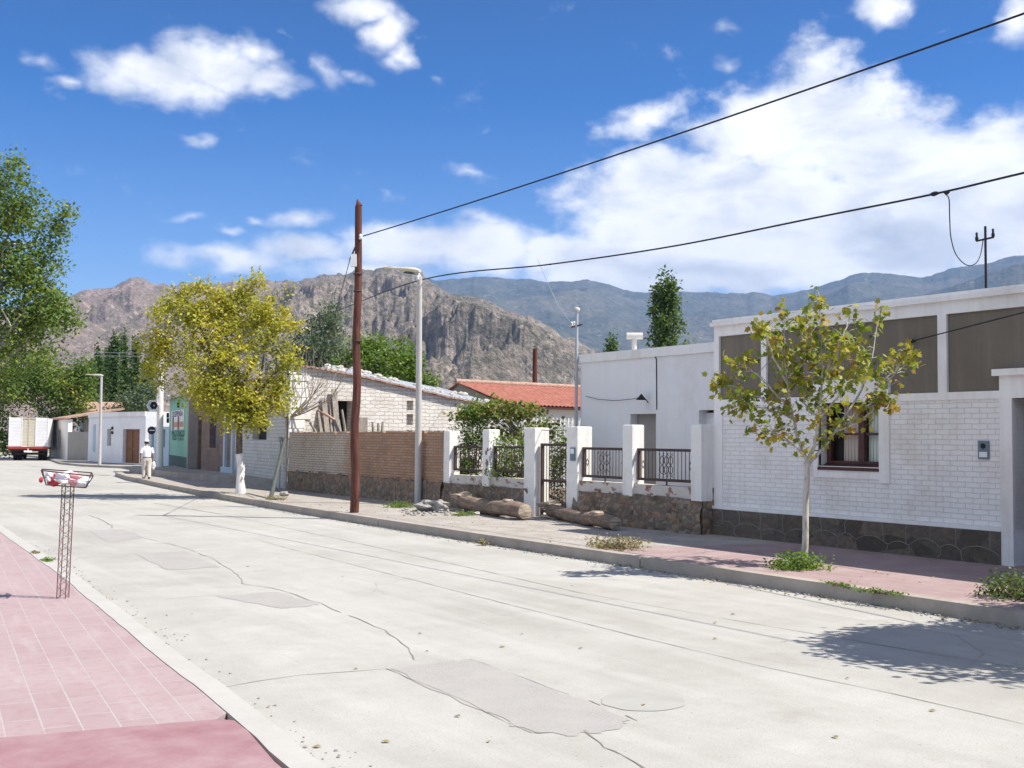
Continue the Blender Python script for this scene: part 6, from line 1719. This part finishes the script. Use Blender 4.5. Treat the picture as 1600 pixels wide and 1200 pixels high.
    bush('weed', 'green tuft on the pale kerb behind the litter basket', 'plant', gz(75, 877, .045), (.08, .28, .03), 130, .035, M['leaf_green'], None, .5, 8)
    bush('weed', 'brown tuft on the pale kerb further up from the green one', 'plant', gz(55, 865, .045), (.06, .22, .025), 90, .035, M['leaf_dry'], None, .5, 6)
    for x, y, lab in ((1372, 927, 'green weed in the gap between kerb and pink pavement right of the leafy tuft'), (1320, 917, 'tiny weed between kerb and pink pavement just right of the leafy tuft')):
        bush('weed', lab, 'plant', gz(x, y, PZ), (.14, .42, .03), 170, .035, M['leaf_green'], None, .5, 10)
    # loose grit and leaf litter
    rg = random.Random(77); g = MB(); V = []
    def kx(y): return float(np.interp(y, [q[1] for q in KERB], [q[0] for q in KERB]))
    for i in range(900):
        y = rg.uniform(4, 44) if rg.random() < .5 else rg.uniform(5, 24); q = (kx(y) - abs(rg.gauss(0, .12)) - .02, y, .0); k = rg.uniform(.006, .022); g.rock((q[0], q[1], k * .4), (k, k, k * .6), i, 0, .2)
    for i in range(450):
        y = rg.uniform(15.5, 42); x = kx(y) + rg.uniform(.25, 3.4); k = rg.uniform(.006, .028) * (.4 + rg.random() ** 4); g.rock((x, y, PZ + k * .35), (k, k, k * .6), i, 0, .25)
    for i in range(220):
        y = rg.uniform(6, 22); x = float(np.interp(y, [6.4, 9.4, 16.5, 25.8], [2.84, 3.10, 3.70, 4.3])) + abs(rg.gauss(0, .15)); k = rg.uniform(.005, .014); g.rock((x, y, k * .4), (k, k, k * .6), i, 0, .25)
    o = solo('loose_grit', g, M['gravel'], 'loose grit along the gutter and on the dirt pavement', 'grit'); o['kind'] = 'stuff'
    P = [];
    for i in range(420):
        y = rg.uniform(5, 20) if i % 3 else rg.uniform(20, 42); P.append((kx(y) - abs(rg.gauss(0, .10)) - .03, y, .012))
    for i in range(260):
        y = rg.uniform(7, 42); P.append((kx(y) + rg.uniform(.2, 3.2), y, PZ + .012))
    e = thing('leaf_litter', 'dry leaf litter along the gutter and pavement', 'litter', (12, 15, 0)); e['kind'] = 'stuff'; leaf_object('dry_leaves', P, M['leaf_dry'], e, .05, 2.5)['kind'] = 'stuff'
    # fallen leaves
    rg = random.Random(2)
    pxl = [(487, 1167), (417, 1105), (710, 1118), (765, 1157), (1008, 1100), (895, 915), (660, 990), (1115, 972), (1113, 998), (560, 1045), (814, 991), (1225, 905), (1150, 960), (390, 885), (300, 960), (670, 1018), (790, 1010), (1290, 1015), (1450, 1110), (535, 900), (1300, 1150), (610, 1160), (1320, 1060), (905, 1012)]
    for x, y in pxl:
        q = gz(x, y, .006); m = MB(); a = rg.uniform(0, 6); s = rg.uniform(.035, .07); d = Vector((cos(a), sin(a), 0)); w = Vector((-sin(a), cos(a), 0))
        m.add([q, q + d * s * .5 + w * s * .3 + Vector((0, 0, .012)), q + d * s + Vector((0, 0, .004)), q + d * s * .5 - w * s * .3 + Vector((0, 0, .010))], [(0, 3, 2, 1)])
        solo('fallen_leaf', m, M['dead_leaf'], 'small dry yellowish leaf lying on the pale concrete road', 'leaf', 'dry leaves scattered on the road')


M['dead_leaf'] = simple('dry_leaf', (.30, .24, .08), .8, .3, 9, 0)
build_trees()


# ------------------------------------------------------------------ mountains
def vnoise(x, y, seed):
    xi = np.floor(x).astype(np.int64); yi = np.floor(y).astype(np.int64); xf = x - xi; yf = y - yi
    def h(a, b):
        n = (a * 374761393 + b * 668265263 + seed * 974634777) & 0x7fffffff
        n = ((n ^ (n >> 13)) * 1274126177) & 0x7fffffff
        return ((n ^ (n >> 16)) & 0xffff) / 65535.0
    u = xf * xf * (3 - 2 * xf); v = yf * yf * (3 - 2 * yf)
    return (h(xi, yi) * (1 - u) + h(xi + 1, yi) * u) * (1 - v) + (h(xi, yi + 1) * (1 - u) + h(xi + 1, yi + 1) * u) * v


def fbm(x, y, seed, octv=6, ridged=False, gain=.5):
    s = 0; a = 1; t = 0
    for i in range(octv):
        n = vnoise(x, y, seed + i * 17)
        s = s + a * ((1 - np.abs(2 * n - 1)) if ridged else n); t += a; a *= gain; x = x * 2.03 + 3.1; y = y * 2.03 + 1.7
    return s / t


def ridge(name, crest, D, depth_front, depth_back, mat, seed, freq, amp, na=620, nr=110, power=.8, far_drop=.35, gain=.50, fine=.30):
    """a mountain range: its crest runs through surveyed summits at distance D (number or list per summit)"""
    A = []; E_ = []; DD = []
    for i, (x, y) in enumerate(crest):
        a, e = azel(x, y); A.append(a); E_.append(e); DD.append(D[i] if hasattr(D, '__len__') else D)
    A = np.array(A); az = np.linspace(A[0], A[-1], na)
    el = np.interp(az, A, E_); dc = np.interp(az, A, DD)
    hc = np.tan(el) * dc + 2.0
    jag = (fbm(az * 140, az * 0 + seed, seed, 5) - .5)
    hc = hc * (1 + jag * .02)
    t = np.concatenate([np.linspace(0, 1, nr), 1 + np.linspace(0, 1, 26)[1:]])
    T, AZ = np.meshgrid(t, az); HC = hc[:, None]; DC = dc[:, None]
    R = np.where(T <= 1, DC - depth_front * (1 - T), DC + depth_back * (T - 1))
    X = R * np.sin(AZ); Y = R * np.cos(AZ)
    shape = np.where(T <= 1, np.clip(T, 0, 1) ** power, 1 - far_drop * (T - 1) ** 1.3)
    nz = fbm(X * freq, Y * freq, seed, 7, True, gain) - .62
    n2 = fbm(X * freq * 4.2, Y * freq * 4.2, seed + 5, 5, True) - .6
    env = np.where(T <= 1, np.sin(np.clip(T, 0, 1) * pi * .93 + .06) ** .8, .4)
    Z = HC * shape + (nz * amp + n2 * amp * fine) * env * np.clip(HC / np.max(hc), .15, 1)
    Z = np.where((T > .97) & (T < 1.03), HC * shape + n2 * amp * .04, Z)
    lim = (HC - 2) / DC * R * (.985 - .05 * fbm(X * .004, Y * .004, seed + 9, 3)) + 2
    Z = np.where(T < .975, np.minimum(Z, lim), Z)
    Z = np.where(T <= .001, -5, Z)
    V = np.stack([X, Y, Z], -1).reshape(-1, 3); n, m = T.shape
    idx = np.arange(n * m).reshape(n, m)
    Fq = np.stack([idx[:-1, :-1], idx[:-1, 1:], idx[1:, 1:], idx[1:, :-1]], -1).reshape(-1, 4)
    mb = MB(); mb.v = V; mb.f = Fq.tolist(); mb.sm = [True] * len(Fq)
    o = mb.build(name, mat); o['kind'] = 'structure'
    return o


def rock_mat(name, c_lo, c_mid, c_hi, shrub, scale=1.0, shrub_amt=.6, bump=1.0):
    t = NT(name); v = t.coord('Object')
    big = t.noise(v, .0035 * scale, 7, .62); mid = t.noise(v, .022 * scale, 6, .68); fine = t.noise(v, .11 * scale, 5, .7)
    c = t.ramp(big, [(.32, c_lo), (.5, c_mid), (.68, c_hi)])
    c = t.mix(t.ramp(mid, [(.44, 0.0), (.64, .6)]), c, c_hi)
    c = t.mix(t.ramp(fine, [(.47, 0.0), (.56, shrub_amt)]), c, shrub)
    c = t.mix(t.ramp(t.noise(v, .06 * scale, 5, .75), [(.56, 0.0), (.64, .6)]), c, tuple(min(1, x * 1.5) for x in c_hi))
    h = t.math('ADD', t.math('MULTIPLY', mid, 1.0), t.math('MULTIPLY', fine, .5))
    b = t.n('ShaderNodeBump'); t.set(b.inputs['Height'], h); b.inputs['Strength'].default_value = bump; b.inputs['Distance'].default_value = 22 / scale
    t.t.links.new(b.outputs[0], t.b.inputs['Normal'])
    return t.out(c, 1.0, .05)


def build_mountains():
    m1 = rock_mat('rocky_slope', (.15, .135, .105), (.225, .19, .155), (.34, .28, .24), (.065, .075, .048), 1.0, .6, .9)
    m2 = rock_mat('pink_rocky_slope', (.17, .15, .12), (.26, .20, .17), (.38, .28, .24), (.10, .105, .07), .7, .5, .8)
    m3 = rock_mat('far_dark_slope', (.04, .055, .05), (.075, .085, .07), (.15, .14, .11), (.03, .045, .04), .45, .5, .5)
    ridge('left_hills', [(-420, 520), (-200, 500), (0, 486), (100, 466), (125, 457), (160, 450), (185, 447), (205, 438), (225, 440), (245, 447), (262, 449), (300, 452), (335, 455), (350, 452), (375, 446), (420, 444), (470, 446), (520, 455), (600, 490)],
          3300, 1500, 900, m2, 31, .0017, 330)
    ridge('rocky_mountain', [(330, 560), (380, 500), (430, 452), (455, 442), (480, 437), (520, 431), (560, 428), (580, 424), (600, 419), (620, 419), (642, 424), (660, 433), (680, 446), (700, 457), (740, 474), (800, 505), (860, 540), (940, 575), (1050, 610)],
          2500, 1300, 800, m1, 57, .0036, 340)
    ridge('rocky_spur', [(560, 610), (610, 540), (650, 500), (680, 470), (700, 459), (715, 462), (735, 464), (752, 468), (770, 474), (785, 482), (803, 487), (825, 494), (845, 503), (862, 513), (880, 528), (900, 541), (930, 551), (985, 566), (1040, 590), (1120, 625)],
          1900, 900, 500, m1, 83, .0048, 270)
    ridge('far_blue_range', [(380, 500), (520, 450), (620, 436), (690, 437), (740, 432), (762, 433), (800, 440), (840, 442), (880, 443), (910, 441), (940, 445), (975, 456), (1010, 458), (1050, 456), (1090, 457), (1130, 458), (1165, 459), (1180, 454), (1205, 461), (1240, 458), (1280, 450), (1320, 439), (1345, 433), (1400, 435), (1440, 437), (1470, 432), (1520, 418), (1560, 408), (1600, 401), (1700, 385), (1850, 380), (2100, 400)],
          7200, 3600, 1200, m3, 101, .0009, 420, power=.9, gain=.36, fine=.06)
    ridge('near_blue_ridge', [(1330, 520), (1400, 480), (1450, 458), (1500, 443), (1540, 428), (1570, 418), (1600, 410), (1680, 395), (1800, 390), (2000, 420), (2150, 470)],
          5200, 1900, 900, m3, 131, .0012, 230, power=.9, gain=.36, fine=.06)


build_mountains()


# ------------------------------------------------------------------ air, sky, sun, camera
def build_air():
    m = bpy.data.materials.new('thin_haze'); m.use_nodes = True; t = m.node_tree; t.nodes.clear()
    o = t.nodes.new('ShaderNodeOutputMaterial'); v = t.nodes.new('ShaderNodeVolumePrincipled')
    v.inputs['Color'].default_value = (.37, .58, 1.0, 1); v.inputs['Density'].default_value = HAZE; v.inputs['Anisotropy'].default_value = .1
    t.links.new(v.outputs[0], o.inputs['Volume'])
    b = MB(); b.box(-9300, 9300, -9300, 9300, -7, 1330)
    h = b.build('haze', m); h['kind'] = 'stuff'
    m.cycles.homogeneous_volume = True if hasattr(m.cycles, 'homogeneous_volume') else None


HAZE = 7.6e-5
SUN_DIR = Vector((.52, -.53, 1.0)).normalized()
SKY_STRENGTH, SUN_STRENGTH, EXPOSURE = .088, 4.75, .80


def build_sky():
    w = bpy.data.worlds.new('World'); SC.world = w; w.use_nodes = True
    t = w.node_tree; t.nodes.clear(); L = t.links.new
    out = t.nodes.new('ShaderNodeOutputWorld'); bg = t.nodes.new('ShaderNodeBackground'); L(bg.outputs[0], out.inputs[0])
    bg.inputs[1].default_value = SKY_STRENGTH
    sky = t.nodes.new('ShaderNodeTexSky'); sky.sky_type = 'NISHITA'; sky.sun_disc = False
    sky.sun_elevation = asin(SUN_DIR.z); sky.sun_rotation = atan2(SUN_DIR.x, SUN_DIR.y); sky.altitude = 2300; sky.air_density = 1.15; sky.dust_density = 1.1; sky.ozone_density = 2.4
    def N(typ, **k):
        n = t.nodes.new(typ)
        for a, b in k.items(): setattr(n, a, b)
        return n
    def mth(op, a, b=0.0, clamp=False):
        n = N('ShaderNodeMath', operation=op, use_clamp=clamp)
        for i, q in enumerate((a, b)):
            if isinstance(q, bpy.types.NodeSocket): L(q, n.inputs[i])
            else: n.inputs[i].default_value = q
        return n.outputs[0]
    tc = N('ShaderNodeTexCoord'); sp = N('ShaderNodeSeparateXYZ'); L(tc.outputs['Generated'], sp.inputs[0])
    azs = mth('ARCTAN2', sp.outputs[0], sp.outputs[1]); els = mth('ARCSINE', sp.outputs[2])
    cb = N('ShaderNodeCombineXYZ'); L(azs, cb.inputs[0]); L(els, cb.inputs[1]); P = cb.outputs[0]
    def noise(vec, scale, detail, rough, sc=(1, 1, 1), dist=0.0, col=False):
        m = N('ShaderNodeMapping'); L(vec, m.inputs[0]); m.inputs['Scale'].default_value = sc
        n = N('ShaderNodeTexNoise'); L(m.outputs[0], n.inputs['Vector']); n.inputs['Scale'].default_value = scale; n.inputs['Detail'].default_value = detail; n.inputs['Roughness'].default_value = rough; n.inputs['Distortion'].default_value = dist
        return n.outputs['Color' if col else 'Fac']
    # warp the coordinates a little so that outlines are ragged
    wn = noise(P, 16, 3, .6, (1, 1.5, 1), col=True)
    wv = N('ShaderNodeVectorMath', operation='MULTIPLY_ADD'); L(wn, wv.inputs[0]); wv.inputs[1].default_value = (.05, .035, 0); L(P, wv.inputs[2])
    wo = N('ShaderNodeVectorMath', operation='SUBTRACT'); L(wv.outputs[0], wo.inputs[0]); wo.inputs[1].default_value = (.025, .0175, 0)
    Q = wo.outputs[0]
    def sstep0(v, a, b):
        n = N('ShaderNodeMapRange'); L(v, n.inputs[0]); n.inputs[1].default_value = a; n.inputs[2].default_value = b
        return n.outputs[0]
    def field(blobs):
        acc = None
        for x, y, rx, ry, rot, s in blobs:
            a, e = azel(x, y)
            m = N('ShaderNodeMapping'); m.vector_type = 'TEXTURE'; L(Q, m.inputs[0])
            m.inputs['Location'].default_value = (a, e, 0); m.inputs['Rotation'].default_value = (0, 0, radians(rot)); m.inputs['Scale'].default_value = (rx / F, ry / F, 1)
            g = N('ShaderNodeTexGradient', gradient_type='SPHERICAL'); L(m.outputs[0], g.inputs[0])
            v = mth('MULTIPLY', g.outputs['Fac'], s)
            acc = v if acc is None else mth('MAXIMUM', acc, v)
        return acc
    puffy = field([(245, 125, 150, 62, 0, 1.1), (340, 108, 135, 62, -6, 1.15), (420, 128, 90, 42, 0, .9), (390, 85, 60, 40, 0, .8), (110, 125, 42, 22, 0, .5), (300, 140, 160, 45, 0, .9),
                   (560, 10, 90, 40, 0, .9), (600, 45, 60, 60, 0, .95), (625, 88, 45, 38, 0, .8), (560, 118, 40, 18, 0, .45), (505, 105, 36, 46, 40, .42), (70, 90, 46, 20, 0, .4), (312, 222, 42, 20, 0, .5), (455, 56, 20, 14, 0, .3), (675, 125, 26, 16, 0, .35),
                   (470, 343, 80, 28, 0, .8), (405, 342, 34, 16, 0, .5), (360, 362, 40, 16, 0, .55), (745, 272, 90, 24, -8, .55), (600, 295, 46, 18, 0, .42), (750, 195, 30, 16, 0, .36), (290, 340, 46, 18, 0, .38),
                   (350, 405, 170, 38, 0, .75), (480, 395, 140, 44, 0, .9), (640, 385, 170, 62, 0, 1.25), (760, 390, 150, 70, 0, 1.3), (850, 378, 110, 30, 0, .9), (560, 425, 240, 40, 0, .85), (760, 345, 90, 36, 0, .7),
                   (1380, 10, 60, 55, 0, .9), (1595, 35, 50, 60, 0, .8), (1135, 92, 44, 26, 0, .5), (1130, 45, 40, 24, 0, .4), (1475, 38, 30, 12, 0, .3)])
    big = field([(1150, 350, 330, 150, 0, 1.7), (1000, 300, 180, 85, 10, 1.3), (1250, 210, 230, 120, 0, 1.35), (1280, 120, 110, 80, 0, .85), (1400, 250, 220, 120, -12, 1.35), (1560, 290, 200, 130, 0, 1.5), (1350, 370, 400, 110, 0, 1.8), (950, 400, 260, 60, 0, 1.3), (1010, 185, 130, 44, 12, .85), (1140, 190, 150, 60, 12, .8),
                 (1270, 60, 70, 50, 0, .55), (1100, 420, 400, 60, 0, 1.6), (1350, 160, 110, 70, 0, .8), (1700, 330, 250, 140, 0, 1.5), (1950, 300, 300, 160, 0, 1.2)])
    # extra clouds added out of view, behind and beside the camera, brightening shaded walls
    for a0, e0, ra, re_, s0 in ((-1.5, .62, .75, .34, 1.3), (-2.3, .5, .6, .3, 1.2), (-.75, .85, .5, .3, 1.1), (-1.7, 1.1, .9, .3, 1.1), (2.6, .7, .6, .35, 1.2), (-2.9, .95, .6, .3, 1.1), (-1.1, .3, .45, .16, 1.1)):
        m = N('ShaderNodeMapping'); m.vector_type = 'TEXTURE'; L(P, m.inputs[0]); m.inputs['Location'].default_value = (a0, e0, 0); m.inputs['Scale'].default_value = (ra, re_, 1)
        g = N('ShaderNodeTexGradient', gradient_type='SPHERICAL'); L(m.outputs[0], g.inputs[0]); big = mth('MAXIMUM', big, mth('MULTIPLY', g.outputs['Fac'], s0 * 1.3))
    n1 = noise(P, 13, 9, .58, (1, 1.7, 1), .25); n2 = noise(P, 34, 8, .62, (1, 1.3, 1))
    def sstep(v, a, b):
        n = N('ShaderNodeMapRange', interpolation_type='SMOOTHSTEP'); L(v, n.inputs[0]); n.inputs[1].default_value = a; n.inputs[2].default_value = b
        return n.outputs[0]
    nn = mth('ADD', mth('MULTIPLY', mth('SUBTRACT', n1, .5), 1.15), mth('MULTIPLY', mth('SUBTRACT', n2, .5), .85))
    d1 = mth('ADD', puffy, mth('MULTIPLY', nn, .62)); d2 = mth('ADD', big, mth('MULTIPLY', nn, .95))
    dens = mth('MAXIMUM', d1, d2)
    alpha = mth('MULTIPLY', sstep(dens, .15, .80), .985)
    shade = mth('ADD', mth('MULTIPLY', sstep(noise(P, 9, 6, .55, (1, 2.2, 1), .3), .38, .70), .9), mth('MULTIPLY', sstep(dens, .9, 1.9), .35))
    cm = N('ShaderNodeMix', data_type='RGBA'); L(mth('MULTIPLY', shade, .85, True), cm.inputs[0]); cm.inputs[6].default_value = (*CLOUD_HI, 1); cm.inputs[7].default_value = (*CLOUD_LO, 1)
    hs = N('ShaderNodeHueSaturation'); L(sky.outputs[0], hs.inputs['Color']); hs.inputs['Saturation'].default_value = 1.6; hs.inputs['Hue'].default_value = .512; hs.inputs['Value'].default_value = SKY_GAIN; L(mth('MULTIPLY', mth('ADD', mth('MULTIPLY', sstep0(els, .45, .06), .55), .80), SKY_GAIN), hs.inputs['Value']); L(mth('SUBTRACT', 1.64, mth('MULTIPLY', sstep0(els, .45, .06), .30)), hs.inputs['Saturation'])
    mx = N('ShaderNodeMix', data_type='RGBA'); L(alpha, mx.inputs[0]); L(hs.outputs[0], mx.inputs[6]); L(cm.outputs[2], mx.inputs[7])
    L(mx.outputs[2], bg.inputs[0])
    s = bpy.data.lights.new('sun', 'SUN'); s.energy = SUN_STRENGTH; s.angle = radians(.5); s.color = (1, .95, .865)
    so = bpy.data.objects.new('sun', s); COL.objects.link(so); so.location = SUN_DIR * 60; so.rotation_euler = SUN_DIR.to_track_quat('Z', 'Y').to_euler()


SKY_GAIN = .88
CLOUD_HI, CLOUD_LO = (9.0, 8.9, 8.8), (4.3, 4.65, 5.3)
build_air()
build_sky()

cam = bpy.data.cameras.new('camera'); co = bpy.data.objects.new('camera', cam); COL.objects.link(co)
R3 = Matrix((RT, UP, -FW)).transposed()
co.matrix_world = Matrix.Translation(EYE) @ R3.to_4x4()
cam.sensor_fit = 'HORIZONTAL'; cam.sensor_width = 36; cam.lens = 36 * F / 1600; cam.clip_start = .1; cam.clip_end = 40000
SC.camera = co
SC.render.engine = 'CYCLES'
SC.cycles.use_denoising = True
SC.cycles.max_bounces = 6; SC.cycles.diffuse_bounces = 4; SC.cycles.transmission_bounces = 4; SC.cycles.volume_bounces = 0
SC.view_settings.view_transform = 'Standard'; SC.view_settings.look = 'None'; SC.view_settings.gamma = 1; SC.view_settings.use_curve_mapping = False
SC.view_settings.exposure = EXPOSURE
